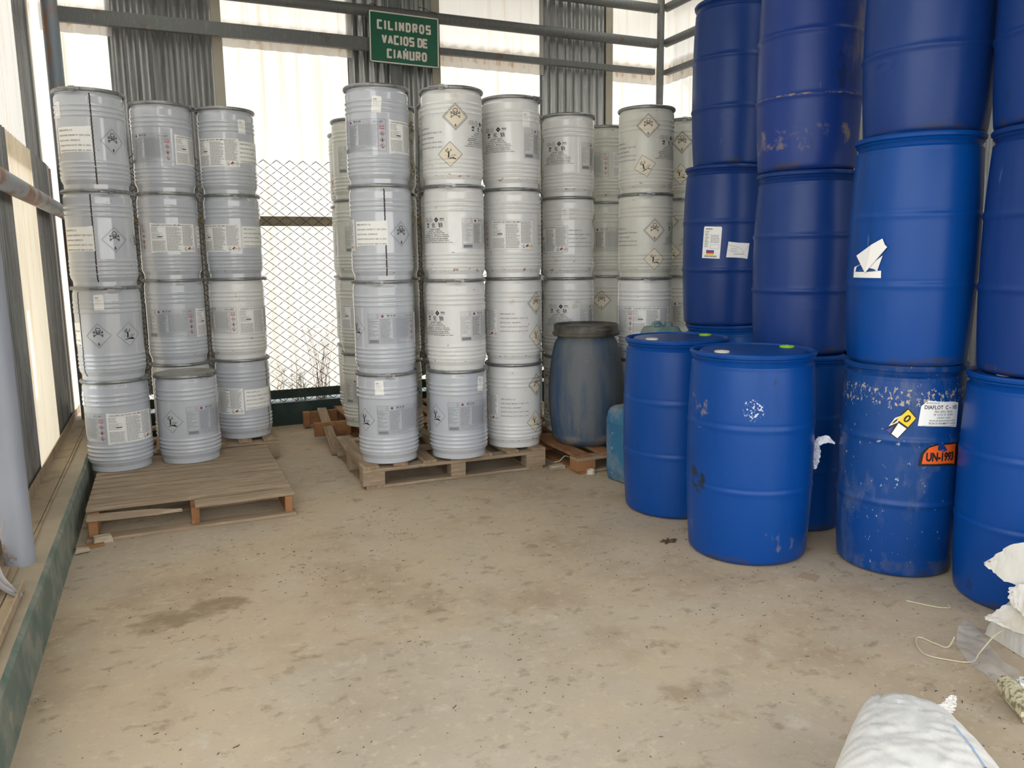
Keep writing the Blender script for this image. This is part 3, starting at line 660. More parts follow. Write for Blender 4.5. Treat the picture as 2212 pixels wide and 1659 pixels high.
# jerrycans
M_teal = mat('dusty teal polyethylene', S(46, 108, 146), .6, layers=[(S(140, 142, 134), 5, O1, .46, .66, None, None, .8), (S(190, 180, 160), 26, (1, 1, .6), .64, .68, None, None, .8), (S(150, 148, 140), 4, O1, .42, .6, (.5, .13), None, .9)], bump=(8, .1))
M_teal2 = mat('green grey polyethylene', S(76, 122, 128), .6, layers=[(S(140, 146, 138), 5, O1, .42, .66, None, None, .8)], bump=(8, .1))
def rrect(hx, hy, r, n=6):
    P = []
    for q, (sx_, sy_) in enumerate([(1, 1), (-1, 1), (-1, -1), (1, -1)]):
        for i in range(n+1):
            a = PI/2*q+PI/2*i/n; P.append((sx_*(hx-r)+r*math.cos(a), sy_*(hy-r)+r*math.sin(a)))
    return P
def jerry(x, y, z, hx, hy, hh, m, label, rz):
    t = empty('jerrycan', (x, y, z), rz, label, 'jerrycan', 'plastic jerrycans')
    mb = MB(); lv = []
    for zf, k in [(0, .80), (.012, .88), (.04, .94), (.14, .97), (.16, .985), (.17, .975), (.5, .985), (.78, .985), (.79, .995), (.81, .985), (.92, .93), (.97, .85), (1.0, .72)]:
        lv.append([(px_*k, py_*k, zf*hh) for px_, py_ in rrect(hx, hy, min(hx, hy)*.42)])
    n = len(lv[0]); vs = [p for l in lv for p in l]
    fs = [(k*n+i, k*n+(i+1) % n, (k+1)*n+(i+1) % n, (k+1)*n+i) for k in range(len(lv)-1) for i in range(n)]+[tuple(range(n))[::-1], tuple((len(lv)-1)*n+i for i in range(n))]
    mb.add(vs, fs); mb.build('jerrycan_body', m, t)
    MB().lathe([(.024, 0), (.026, .004), (.026, .022), (.022, .026), (0, .026)], 24, (hx*.45, 0, hh-.003)).build('screw_cap', m, t)
    MB().tube([(-hx*.5, 0, hh-.004), (-hx*.45, 0, hh+.024), (-hx*.1, 0, hh+.026), (hx*.05, 0, hh-.004)], .012, 10).build('handle', m, t)
jerry(2.665, 4.165, 0, .15, .125, .475, M_teal, 'dusty teal jerrycan on the floor left of the blue drums', .15)
jerry(2.935, 4.275, 0, .13, .11, .955, M_teal2, 'green-grey plastic can, its top showing behind the blue drums', .04)

# ------------------------------------------------------------ building
M_floor = mat('dusty concrete floor', S(188, 169, 143), .85, layers=[
    (S(158, 136, 110), 1.5, O1, .46, .68, None, None, .7), (S(172, 160, 144), .8, O1, .5, .62, None, None, .6), (S(190, 176, 156), 2.6, O1, .50, .72, None, None, .7), (S(140, 120, 94), 2.6, (1, 1.3, 1), .62, .74, None, None, .45),
    (S(204, 194, 176), 6, O1, .62, .72, None, None, .5), (S(128, 108, 84), 18, (.6, 1, 1), .58, .70, None, None, .55), (S(120, 98, 72), 8, (1, 1, 1), .62, .72, None, None, .5), (S(206, 188, 160), 30, O1, .56, .70, None, None, .5), (S(140, 120, 96), 90, O1, .60, .68, None, None, .4), (S(70, 60, 50), 55, (.6, 1, 1), .715, .73, None, None, .85),
    (S(132, 112, 84), 6, (1, 1.5, 1), .40, .58, None, (-.10, 3.25, 0, .26), .75), (S(132, 112, 84), 6, (1, 1.5, 1), .40, .58, None, (.12, 3.30, 0, .22), .75), (S(132, 108, 78), 6, O1, .42, .6, None, (.03, 2.75, 0, .11), .4), (S(136, 112, 82), 8, O1, .42, .6, None, (1.5, 1.9, 0, .3), .5), (S(196, 196, 180), 9, O1, .40, .6, None, (1.30, 2.615, 0, .06), .6), (S(204, 196, 176), 9, O1, .40, .6, None, (1.129, 2.63, 0, .06), .6), (S(204, 196, 176), 9, O1, .40, .6, None, (.943, 2.60, 0, .06), .6)], bump=(14, .25))
M_green_c = mat('worn dark green concrete', S(100, 114, 104), .8, layers=[(S(140, 140, 128), 6, O1, .42, .60, None, None, .8), (S(50, 88, 72), 4, O1, .58, .68, None, None, .8), (S(160, 148, 126), 9, O1, .60, .70, None, None, .8)], bump=(20, .3))
M_dgreen = mat('dark green paint', S(36, 56, 52), .7, layers=[(S(70, 84, 78), 5, O1, .5, .7, None, None, .6)], bump=(20, .2))
M_kerbtop = mat('dusty kerb top', S(166, 152, 130), .9, layers=[(S(176, 162, 138), 5, O1, .45, .65, None, None, .8), (S(110, 116, 104), 7, O1, .60, .70, None, None, .5)], bump=(16, .4))
M_ground = mat('outdoor ground', S(150, 138, 118), .95)
M_pipe = mat('painted grey steel', S(172, 176, 182), .5, .2, layers=[(S(150, 152, 150), 5, (.5, 1, 1), .5, .7, None, None, .6), (S(164, 108, 64), 6, (1, .6, 1), .54, .60, None, None, .85)], bump=(10, .1))
M_beam = mat('weathered dark steel', S(104, 106, 106), .6, .2, layers=[(S(140, 132, 110), 26, (3, 1, .5), .56, .62, None, None, .5), (S(104, 66, 42), 5, O1, .60, .68, None, None, .7)], bump=(12, .1))
M_steel = mat('galvanised corrugated steel', S(164, 165, 164), .33, .7, layers=[(S(108, 108, 108), 8, (5, 5, .25), .45, .65, None, None, .6), (S(190, 190, 186), 30, (3, 3, .5), .58, .66, None, None, .4)])
M_pvc = mat('translucent corrugated sheet', S(232, 228, 222), .5, trans=.42, layers=[(S(206, 178, 140), 5, (4, 4, .10), .54, .72, None, None, .55), (S(196, 156, 106), 9, (2, 2, .4), .50, .66, (3.23, .16), None, .8)])
M_pvc2 = mat('stained translucent sheet', S(232, 222, 202), .5, trans=.46, layers=[(S(206, 168, 120), 5, (4, 4, .2), .52, .72, None, None, .45), (S(176, 108, 50), 4, (2, 2, .5), .60, .70, (1.95, .3), None, .8)])
M_flash = mat('beige flashing', S(176, 168, 152), .6, layers=[(S(120, 84, 60), 6, (3, 3, .5), .6, .7, None, None, .6)])
# floor and outside ground
mb = MB(); mb.box((2.1, 2.0, -.05), (5.4, 10.2, .1)); props(mb.build('floor', M_floor, smooth=False), kind='structure')
mb = MB(); mb.box((2, 3, -.26), (90, 90, .3)); props(mb.build('ground', M_ground, smooth=False), kind='structure')
# kerbs
kb = MB(); n = 60
vs = []
for i in range(n+1):
    y = -3+10.2*i/n; q = .006*noise.noise(Vector((0, y*3, 0))); q2 = .006*noise.noise(Vector((9, y*5, 0)))
    vs += [(-.495+q*.5, y, 0), (-.505+q, y, .185+q2), (-.520+q, y, .200+q2), (-.92, y, .203), (-.92, y, 0)]
fs = [(i*5+j, (i+1)*5+j, (i+1)*5+j+1, i*5+j+1) for i in range(n) for j in range(4)]
kb.add(vs, fs); kb.m = [0 if (k % 4) < 2 else 1 for k in range(len(fs))]
props(kb.build('baseboard_left', [M_green_c, M_kerbtop]), kind='structure')
kb = MB(); kb.box((2.1, 7.02, .1), (5.2, .22, .2)); kb.box((2.1, 6.935, .272), (5.2, .03, .075), mi=0)
props(kb.build('baseboard_back', M_dgreen, smooth=False), kind='structure')
kb = MB(); kb.box((4.85, 2.0, .1), (.2, 9.9, .2)); props(kb.build('baseboard_right', M_dgreen, smooth=False), kind='structure')
# sheets
def sheet(name, par, m, axis, fixed, a0, a1, z0, z1, period=.076, amp=.009, hole=None, ph=0.):
    mb = MB(); n = max(2, int((a1-a0)/(period/8))); zs = [z0, z1] if not hole else [z0, hole[2], hole[3], z1]
    vs = []
    for z in zs:
        for i in range(n+1):
            a = a0+(a1-a0)*i/n; f = fixed+amp*math.sin(2*PI*(a+ph)/period)
            vs.append((a, f, z) if axis == 'x' else (f, a, z))
    for k in range(len(zs)-1):
        for i in range(n):
            a = a0+(a1-a0)*(i+.5)/n
            if hole and k == 1 and hole[0] < a < hole[1]: continue
            mb.f.append((k*(n+1)+i, k*(n+1)+i+1, (k+1)*(n+1)+i+1, (k+1)*(n+1)+i)); mb.m.append(0)
    mb.v = vs
    return mb.build(name, m, par)
wb_ = empty('wall_back', (0, 0, 0), kind='structure')
segs = [(-.66, -.235, 0), (-.235, .575, 1), (.575, 1.606, 0), (1.606, 2.416, 1), (2.416, 3.43, 0), (3.43, 4.20, 1), (4.20, 4.74, 0)]
for a, b, st in segs:
    if st:
        sheet('steel_sheet', wb_, M_steel, 'x', 7.06, a-.01, b+.01, .33, 4.1, .088, .013)
        MB().box(((b-.03), 7.035, 2.2), (.075, .012, 3.8)).build('flashing', M_flash, wb_, smooth=False)
    else:
        sheet('translucent_sheet', wb_, M_pvc, 'x', 7.085, a-.03, b+.03, .30, 3.34, .13, .013)
        sheet('translucent_sheet', wb_, M_pvc, 'x', 7.055, a-.03, b+.03, 3.12, 4.1, .13, .008, ph=.02)
wr = empty('wall_right', (0, 0, 0), kind='structure')
for a, b, st in [(6.1, 7.04, 0), (5.2, 6.1, 1), (4.3, 5.2, 1), (3.4, 4.3, 1), (2.5, 3.4, 1), (1.6, 2.5, 1), (.2, 1.6, 1)]:  # hidden stretch made all opaque so gaps between blue drums stay dark
    if st: sheet('steel_sheet', wr, M_steel, 'y', 4.80, a-.01, b+.01, .2, 4.1)
    else:
        sheet('translucent_sheet', wr, M_pvc, 'y', 4.83, a-.03, b+.03, .2, 3.34, .13, .012); sheet('translucent_sheet', wr, M_pvc, 'y', 4.805, a-.03, b+.03, 3.12, 4.1, .13, .008)
wl = empty('wall_left', (0, 0, 0), kind='structure')
for a, b, st in [(2.0, 4.2, 0), (4.2, 5.12, 1), (5.12, 6.08, 2), (6.08, 6.93, 1), (6.93, 7.12, 0)]:
    m = (M_pvc, M_steel, M_pvc2)[st]
    hole = (5.20, 5.40, .62, 1.14) if st == 2 else None
    sheet('steel_sheet' if st == 1 else 'translucent_sheet', wl, m, 'y', -.725, a-.01, b+.01, .215, 2.13, .076, .012, hole)
for a, b, st in [(2.0, 5.0, 0), (5.0, 6.1, 0), (6.1, 6.80, 1), (6.86, 7.12, 0)]:
    sheet('steel_sheet' if st else 'translucent_sheet', wl, (M_pvc, M_steel)[st], 'y', -.748, a-.01, b+.01, 2.0, 4.1, .076, .009)
MB().box((-.745, 6.83, 3.05), (.012, .07, 2.1)).build('flashing', M_flash, wl, smooth=False)
MB().box((-.71, 6.97, 1.16), (.010, .06, 1.9)).build('flashing', M_flash, wl, smooth=False)
ag = MB(); ag.box((-.655, 5.0, .206), (.09, 4.6, .006)); ag.box((-.70, 5.0, .235), (.006, 4.6, .06)); ag.box((-.60, 5.3, .204), (.012, 3.2, .012))
ag.build('base_angle', mat('dusty rail', S(160, 142, 116), .8, layers=[(S(120, 96, 74), 6, O1, .5, .65, None, None, .6)]), wl, smooth=False)
# roof
M_roof = mat('roof sheet steel', S(150, 150, 146), .5, .4); M_roofw = mat('roof translucent sheet', S(240, 236, 224), .5, trans=.6)
rf = empty('ceiling', (0, 0, 0), kind='structure')
x = -1.1; k = 0
while x < 5.3:
    b = min(x+.8, 5.35); sheet('roof_sheet', rf, M_roofw if k in (1, 6) else M_roof, 'x', 0, x, b, 0, 1)
    o = rf.children[-1] if False else COL.objects[-1]
    me = o.data
    for v in me.vertices: a_, f_, z_ = v.co; v.co = (a_, -2.6+10.15*z_, 4.12+f_)  # unseen stretch behind the camera added to dim light from above
    x = b; k += 1
wf = empty('added_front_wall', (0, 0, 0), kind='structure')  # unseen header and posts, added behind the camera for contrast in drum reflections
sheet('steel_sheet', wf, M_steel, 'x', -2.55, -.8, 4.9, 3.0, 4.1, .088, .013)
for x in (-.7, 1.2, 3.0, 4.8): MB().tube([(x, -2.45, -.1), (x, -2.45, 4.1)], .06, 16).build('added_front_post', M_pipe, wf)
MB().tube([(-.8, -2.45, 2.98), (4.9, -2.45, 2.98)], .05, 16).build('added_front_rail', M_pipe, wf)
# steel frame
def bar(name, p, q, wd, hg, m=M_beam, rnd=False, par=None):
    p, q = Vector(p), Vector(q); mb = MB()
    if rnd: mb.tube([p.lerp(q, i/6) for i in range(7)], wd/2, 16)
    else:
        d = (q-p); L_ = d.length; c = (p+q)/2; ang = math.atan2(d.y, d.x)
        mb.box(c, (L_, wd, hg), Matrix.Rotation(ang, 3, 'Z'))
    return props(mb.build(name, m, par, smooth=rnd, bevel=0 if rnd else .004), kind='structure')
bar('trim_1', (-.55, 6.90, 3.205), (1.745, 6.90, 3.205), .05, .105)
bar('trim_2', (2.0, 6.90, 3.205), (4.60, 6.90, 3.205), .05, .055)
bar('trim_3', (-.55, 6.90, 3.475), (4.62, 6.90, 3.475), .09, .09, M_beam, True)
bar('trim_4', (-.55, 6.90, 3.80), (4.62, 6.90, 3.80), .09, .09, M_beam, True)
bar('trim_5', (-.55, 6.915, 1.735), (4.62, 6.915, 1.735), .04, .078, mat('brown grey rail', S(150, 138, 116), .6, .1, layers=[(S(100, 92, 80), 6, O1, .5, .6, None, None, .6)]))
bar('trim_6', (4.74, 6.9, 3.49), (4.74, .3, 3.49), .08, .08, M_beam, True)
bar('trim_7', (4.74, 6.9, 3.21), (4.74, .3, 3.21), .05, .05)
bar('trim_8', (4.74, 6.9, 3.82), (4.74, .3, 3.82), .08, .08, M_beam, True)
bar('trim_9', (-.62, 6.86, 1.775), (-.62, 2.2, 1.775), .095, .095, M_pipe, True)
bar('trim_10', (-.60, 6.90, 3.47), (-.60, 2.2, 3.47), .095, .095, M_pipe, True)
def post(name, x, y, r, z1=4.1, m=M_pipe, z0=.2):
    return props(MB().tube([(x, y, z0), (x, y, z1*.5), (x, y, z1)], r, 20).build(name, m), kind='structure')
post('trim_11', -.600, 6.88, .055, m=mat('rust streaked corner post', S(132, 142, 152), .5, .2, layers=[(S(176, 112, 62), 5, (3, 3, .35), .50, .58, None, None, .85)], bump=(10, .1))); post('trim_12', 4.66, 6.88, .036, m=M_beam); post('trim_13', 1.985, 6.93, .048, m=M_beam)
M_pipel = mat('grey lilac post with rusted foot', S(150, 156, 168), .5, .1, layers=[(S(136, 90, 60), 16, O1, .50, .56, (.24, .12), (-.67, 3.55, .24, .16), .9), (S(176, 182, 190), 3, (1, 1, .2), .5, .7, None, None, .5)], bump=(10, .1))
o = post('trim_14', -.612, 3.60, .056, m=M_pipel)
# chain-link fence
t = empty('chain_link_fence', (2.0, 6.87, 0), 0, 'rusty chain-link fence with jagged top in front of the back wall', 'fence')
mb = MB(); px_, pz_ = .106, .082; x = -2.5; k = 0
while x < 2.6:
    pts = []; zz = .215; j = 0
    while zz < 2.25:
        pts.append((x+(px_/2 if (j+k) % 2 else 0)*(1), .0035*(1 if j % 2 else -1), zz)); zz += pz_/2; j += 1
    sp = []
    for a, b in zip(pts, pts[1:]): sp += [Vector(a), Vector(a).lerp(Vector(b), .5)]
    mb.tube(sp+[Vector(pts[-1])], .0028, 4, cap=False)
    x += px_/2; k += 1
mb.build('wire_mesh', mat('rusty wire', S(60, 54, 48), .7, .2), t)
# hanging sign with blocky letters
t = empty('hanging_sign', (2.04, 6.835, 3.25), 0, 'green metal sign with white block letters hanging on the upper rails', 'sign')
M_sgn = mat('green sign paint', S(0, 88, 62), .4, layers=[(S(10, 104, 76), 2, O1, .5, .7, None, None, .6)]); M_sw = mat('off white sign paint', S(224, 214, 204), .5)
sh = MB(); sh.box((0, 0, 0), (.618, .008, .412)); o = sh.build('sign_plate', M_sgn, t, smooth=False, bevel=.003); o.rotation_euler = (0, math.radians(.8), 0)
b_ = MB()
for c, d in [((0, .202), (.60, .010)), ((0, -.196), (.60, .010)), ((-.298, 0), (.010, .40)), ((.298, 0), (.010, .40))]: b_.box((c[0], -.006, c[1]), (d[0], .004, d[1]))
o = b_.build('sign_border', M_sw, t, smooth=False); o.rotation_euler = (0, math.radians(.8), 0)
LT = {'C': [((1, 1), (0, 1)), ((0, 1), (0, 0)), ((0, 0), (1, 0))], 'I': [((.5, 1), (.5, 0))], 'L': [((0, 1), (0, 0)), ((0, 0), (1, 0))],
      'N': [((0, 0), (0, 1)), ((0, 1), (1, 0)), ((1, 0), (1, 1))], 'D': [((0, 0), (0, 1)), ((0, 1), (.75, 1)), ((.75, 1), (1, .8)), ((1, .8), (1, .2)), ((1, .2), (.75, 0)), ((.75, 0), (0, 0))],
      'R': [((0, 0), (0, 1)), ((0, 1), (.95, 1)), ((.95, 1), (1, .5)), ((1, .5), (0, .5)), ((.4, .5), (1, 0))],
      'O': [((.2, 1), (.8, 1)), ((.8, 1), (1, .8)), ((1, .8), (1, .2)), ((1, .2), (.8, 0)), ((.8, 0), (.2, 0)), ((.2, 0), (0, .2)), ((0, .2), (0, .8)), ((0, .8), (.2, 1))],
      'S': [((1, 1), (0, 1)), ((0, 1), (0, .5)), ((0, .5), (1, .5)), ((1, .5), (1, 0)), ((1, 0), (0, 0))], 'V': [((0, 1), (.5, 0)), ((.5, 0), (1, 1))],
      'A': [((0, 0), (.5, 1)), ((.5, 1), (1, 0)), ((.2, .28), (.8, .28))], 'E': [((1, 1), (0, 1)), ((0, 1), (0, 0)), ((0, 0), (1, 0)), ((0, .5), (.85, .5))],
      'U': [((0, 1), (0, 0)), ((0, 0), (1, 0)), ((1, 0), (1, 1))]}
LT['Ñ'] = LT['N']+[((.42, 1.24), (.58, 1.24))]
th = .0165; cwd, chg = .030, .060
for txt, x0, cz, W in [('CILINDROS', -.238, .073, .472), ('VACIOS', -.200, -.040, .285), ('DE', .112, -.040, .092), ('CIAÑURO', -.158, -.152, .353)]:
    lt = MB(); ws = [.006 if c == 'I' else cwd for c in txt]; gap = (W-sum(ws)-th)/(len(txt)-1); x = x0+th/2
    for c, wd in zip(txt, ws):
        for i, ((ax, ay), (bx, by)) in enumerate(LT[c]):
            p = Vector((x+ax*wd, 0, cz+ay*chg)); q = Vector((x+bx*wd, 0, cz+by*chg)); d = q-p
            lt.box((p+q)/2+Vector((0, -.0055-.0001*i, 0)), (d.length+(th*.55 if abs(d.x) < 1e-4 or abs(d.z) < 1e-4 else th*.1), .004, th), Matrix.Rotation(-math.atan2(d.z, d.x), 3, 'Y'))
        x += wd+gap
    o = lt.build('sign_lettering', M_sw, t, smooth=False); o.rotation_euler = (0, math.radians(.8), 0)
wm = MB(); wm.tube([(-.29, .0, .20), (-.292, .0, .26), (-.27, .04, .275), (-.22, .05, .27)], .003, 6); wm.tube([(.295, 0, .195), (.293, 0, .25), (.26, .03, .262), (.20, .05, .29), (.15, .06, .30)], .003, 6)
wm.build('hanging_wire', M_dark, t)

# ------------------------------------------------------------ dry weeds behind the fence
M_dry = mat('dry stalk', S(150, 112, 72), .9); M_grass = mat('green blade', S(110, 134, 60), .8)
def weeds(x, y, n, hmin, hmax, spread, lean, m, label, seed, name):
    R = random.Random(seed); mb = MB()
    for i in range(n):
        h = R.uniform(hmin, hmax); a = R.uniform(-1, 1)*lean; bx = R.uniform(-spread, spread); by = R.uniform(-.03, .03)
        P = [Vector((bx+a*h*(q/6)**1.6+R.uniform(-.008, .008)*(q > 0), by+R.uniform(-.004, .004), h*q/6)) for q in range(7)]
        mb.tube(P, [.0020*(1-q*.12) for q in range(7)], 4)
        if R.random() < .7:
            for _ in range(R.randint(1, 4)):
                q = R.randint(2, 6); e = P[q]+Vector((R.uniform(-.09, .09), R.uniform(-.01, .01), R.uniform(.01, .08)))
                mb.tube([P[q], P[q].lerp(e, .5)+Vector((0, 0, .015)), e], .0013, 3)
    return props(mb.build(name, m, None, (x, y, .2)), label, 'weeds')
weeds(1.235, 6.985, 26, .15, .72, .07, .28, M_dry, 'tall dry brown weeds behind the fence beside the farthest drum stack', 3, 'dry_weeds')
weeds(1.0, 6.99, 8, .15, .55, .04, .5, M_dry, 'sparse bent dry stalks left of the tall weeds behind the fence', 6, 'dry_weeds')
weeds(.86, 6.99, 4, .2, .5, .05, .35, M_dry, 'single thin dry stalks behind the fence near the left pallet', 8, 'dry_weeds')
weeds(1.06, 6.975, 16, .10, .27, .025, .2, M_grass, 'small green grass tuft at the fence foot left of the dry weeds', 5, 'grass_tuft')

# ------------------------------------------------------------ sacks and litter
M_sack = mat('white woven sack', S(216, 212, 206), .55, layers=[(S(214, 208, 196), 3, O1, .5, .7, None, None, .5)], bump=(9, 1.0, (3, 1, 1)))
M_sack2 = mat('dusty white woven sack', S(200, 196, 188), .6, layers=[(S(180, 166, 140), 3.5, O1, .48, .68, None, None, .6)], bump=(12, 1.0, (1, 2, 1)))
def sackmesh(outline, hgt, seed, nu=90, nv=70, wr=.012, ex=.55):
    """closed pillow: outline(u,v) in plan, puffed up"""
    mb = MB(); vs = []; idx = {}
    for side in (1, 0):
        for i in range(nu+1):
            for j in range(nv+1):
                u = -1+2*i/nu; v = -1+2*j/nv; x, y = outline(u, v)
                e = max(0, (1-abs(u)**2.6)*(1-abs(v)**2.4)); z = hgt(u, v)*e**ex
                q = Vector((x*5, y*5, seed)); wv = noise.noise(q)*.45+noise.noise(Vector((x*10+y*8, y*55-x*16, seed)))*.16+noise.noise(Vector((x*16+y*30, y*10-x*30, seed)))*.12
                cr_ = math.exp(-((u+.52+.12*v)/.05)**2)*(.6+.4*v)+(1-abs(noise.noise(Vector((x*4+seed, y*7+x*4, 3)))))**14*.5
                z += (wr*wv*2-wr*.9*cr_*.8)*min(1, e*4)+.02*(1-min(1, e*3))*side*abs(noise.noise(q*3))
                z = max(z, .004)
                vs.append((x, y, z if side else .002))
    N1 = (nu+1)*(nv+1)
    I = lambda s_, i, j: (0 if s_ else N1)+i*(nv+1)+j
    fs = []
    for i in range(nu):
        for j in range(nv):
            fs.append((I(1, i, j), I(1, i+1, j), I(1, i+1, j+1), I(1, i, j+1))); fs.append((I(0, i, j), I(0, i, j+1), I(0, i+1, j+1), I(0, i+1, j)))
    for i in range(nu): fs += [(I(1, i, 0), I(0, i, 0), I(0, i+1, 0), I(1, i+1, 0)), (I(1, i+1, nv), I(0, i+1, nv), I(0, i, nv), I(1, i, nv))]
    for j in range(nv): fs += [(I(1, 0, j+1), I(0, 0, j+1), I(0, 0, j), I(1, 0, j)), (I(1, nu, j), I(0, nu, j), I(0, nu, j+1), I(1, nu, j+1))]
    mb.add(vs, fs); return mb
def o1(u, v):   # local x across the view, y away
    hw = .205-.085*v; x = u*hw*(1+.05*noise.noise(Vector((v*2, 3, 0))))+.012*v; y = v*.33+.02+(.035*abs(u)**3 if u < 0 else -.02*u**2)*(v > 0)*v
    return x, y
h1 = lambda u, v: .265-.045*(u > 0)*u*u+(.045*(-u) if u < 0 else 0)*max(0, v)
o = sackmesh(o1, h1, 2.2, ex=.27).build('woven_sack', M_sack, None, (1.575, 1.165, 0), math.radians(-43.8))
props(o, 'full white woven sack lying on the floor in the foreground', 'sack', 'white woven sacks')
# tied ear of the sack
kn = MB(); crumple(kn, [(.065, .29, .18), (.090, .305, .20), (.10, .31, .225)], [.07, .04, .014], Vector((1, .2, 0)).normalized(), .003)
kk = kn.build('tied_ear', M_sack, o)
pf = Flat(); pf.text('KAMTO', -.08, -.018, .040, 0, wid=.19, bold=.03)
def surf(fl, ox, oy, ang, zf, name, mats, par):
    vs = []; ca, sa = math.cos(ang), math.sin(ang)
    for a, b, h in fl.v:
        x = ox+a*ca-b*sa; y = oy+a*sa+b*ca; vs.append((x, y, zf(x, y)+h))
    me = bpy.data.meshes.new(name); me.from_pydata(vs, [], fl.f)
    for m in mats: me.materials.append(m)
    me.polygons.foreach_set('material_index', fl.m); return link(name, me, par)
bpy.context.view_layer.update()
def raysurf(ob):
    from mathutils.bvhtree import BVHTree
    me = ob.data; bv = BVHTree.FromPolygons([v.co.copy() for v in me.vertices], [tuple(p.vertices) for p in me.polygons])
    def f(x, y):
        h = bv.ray_cast(Vector((x, y, 2)), Vector((0, 0, -1))); return h[0].z if h[0] is not None else .01
    return f
z1f = raysurf(o)
def dens(fl, k=3):
    return fl
surf(pf, .146, -.10, math.radians(-74), lambda x, y: z1f(x, y)+.002, 'sack_print', [mat('faded navy print', S(60, 66, 84), .7)], o)
st = Flat(); st.line((-.15, 0), (.15, 0), .004, 0); surf(st, .115, -.03, math.radians(-72), lambda x, y: z1f(x, y)+.0015, 'blue_stitching', [mat('blue stitching', S(120, 160, 210), .7)], o)
# right heap: two sacks
def o2(u, v): return u*.23*(1+.1*v), v*.24+.03*abs(u)**3
s2 = sackmesh(o2, lambda u, v: .36-.04*v, 7.7, ex=.4).build('woven_sack', M_sack2, None, (2.84, 1.47, 0), math.radians(-20))
props(s2, 'dusty white woven sack heaped at the right edge against the blue drum', 'sack', 'white woven sacks')
bpy.context.view_layer.update(); inv = s2.matrix_world.inverted()
R5 = random.Random(12); fl_ = MB(); W3 = lambda L_: [inv @ Vector(p) for p in L_]
crumple(fl_, W3([(2.60, 1.765, .306), (2.62, 1.70, .33), (2.66, 1.60, .35), (2.78, 1.48, .36)]), [.008, .13, .19, .22], Vector((.12, .1, 1)).normalized(), .003, n=9)
crumple(fl_, W3([(2.585, 1.66, .235), (2.60, 1.61, .23), (2.68, 1.50, .22)]), [.05, .12, .16], Vector((.1, .3, 1)).normalized(), .004, n=9)
crumple(fl_, W3([(2.575, 1.73, .122), (2.60, 1.67, .145), (2.64, 1.60, .15), (2.70, 1.52, .16)]), [.008, .09, .12, .16], Vector((-.3, .2, 1)).normalized(), .003, n=9)
fl_.build('sack_flap', M_sack2, s2)
z2f = raysurf(s2); pf = Flat(); pf.text('VAL', -.05, -.02, .05, 0, wid=.10, bold=.03)
surf(pf, -.15, -.12, math.radians(20), lambda x, y: z2f(x, y)+.003, 'sack_print', [MATS['faded navy print']], s2)
# clear plastic film
M_film = mat('clear plastic film', S(215, 218, 222), .12, alpha=.26, bump=(18, .3)); R5 = random.Random(21)
fm = MB(); vs = []; NU, NV = 46, 22
for i in range(NU+1):
    for j in range(NV+1):
        u = i/NU; v = j/NV-.5; c = Vector((2.60, 1.85, 0)).lerp(Vector((2.42, 1.50, 0)), u); wd = .25+.05*math.sin(u*7)
        p = c+Vector((.85, .5, 0)).normalized()*v*wd; p.x += .05*(1-u)*abs(v)
        q = Vector((p.x*14, p.y*14, 0)); p.z = .006+.05*abs(noise.noise(q*.8))*(1-abs(2*v)**3)+.006*abs(noise.noise(q*2.5)); vs.append(p)
fm.add(vs, [(i*(NV+1)+j, i*(NV+1)+j+1, (i+1)*(NV+1)+j+1, (i+1)*(NV+1)+j) for i in range(NU) for j in range(NV)])
props(fm.build('plastic_film', M_film), 'crumpled clear plastic film on the floor beside the right heap of sacks', 'film')
M_twine = mat('pale twine', S(200, 190, 160), .8)
def twine(P, r, label):
    pts = []
    for k in range(len(P)-1):
        a, b = Vector(P[k]), Vector(P[k+1]); p0 = Vector(P[max(k-1, 0)]); p3 = Vector(P[min(k+2, len(P)-1)])
        for i in range(6):
            t_ = i/6; pts.append(.5*((2*a)+(b-p0)*t_+(2*p0-5*a+4*b-p3)*t_*t_+(-p0+3*a-3*b+p3)*t_**3))
    pts.append(Vector(P[-1])); props(MB().tube(pts, r, 6).build('twine', M_twine), label, 'twine', 'lengths of pale twine')
twine([(2.52, 1.80, .03), (2.475, 1.79, .006), (2.46, 1.83, .005), (2.45, 1.888, .005), (2.40, 1.857, .005), (2.36, 1.79, .005), (2.392, 1.735, .005), (2.455, 1.685, .005), (2.52, 1.70, .02), (2.60, 1.70, .07), (2.68, 1.68, .10)], .0024, 'long loop of pale twine trailing from the right sack across the floor')
twine([(2.675, 2.13, .004), (2.73, 2.04, .004), (2.775, 2.01, .004), (2.79, 2.03, .004)], .0028, 'short curved pale twine in front of the right edge drum')
twine([(2.35, 4.66, .03), (2.37, 4.62, .045), (2.40, 4.60, .08), (2.43, 4.60, .07)], .003, 'curled pale strap between the middle pallet and the brown pallet')
# encrusted roll end and white scrap
M_crust = mat('crusted pale foam', S(206, 196, 162), .9, layers=[(S(110, 96, 66), 60, O1, .5, .56, None, None, .8)], bump=(60, 1.))
cm = MB(); cm.tube([(2.375, 1.515, .035), (2.345, 1.465, .035), (2.31, 1.41, .034), (2.28, 1.36, .033)], [.026, .034, .035, .035], 16)
props(cm.build('foam_roll', M_crust), 'speckled crusted roll end lying beyond the foreground sack at the right edge', 'roll')
R5 = random.Random(31); cm = MB(); crumple(cm, [(2.42, 1.49, .05), (2.40, 1.45, .07), (2.37, 1.40, .06), (2.35, 1.37, .03)], [.03, .08, .08, .04], Vector((.8, -.5, .1)).normalized(), .008)
props(cm.build('paper_scrap', M_sack), 'crumpled white scrap touching the crusted roll', 'scrap')
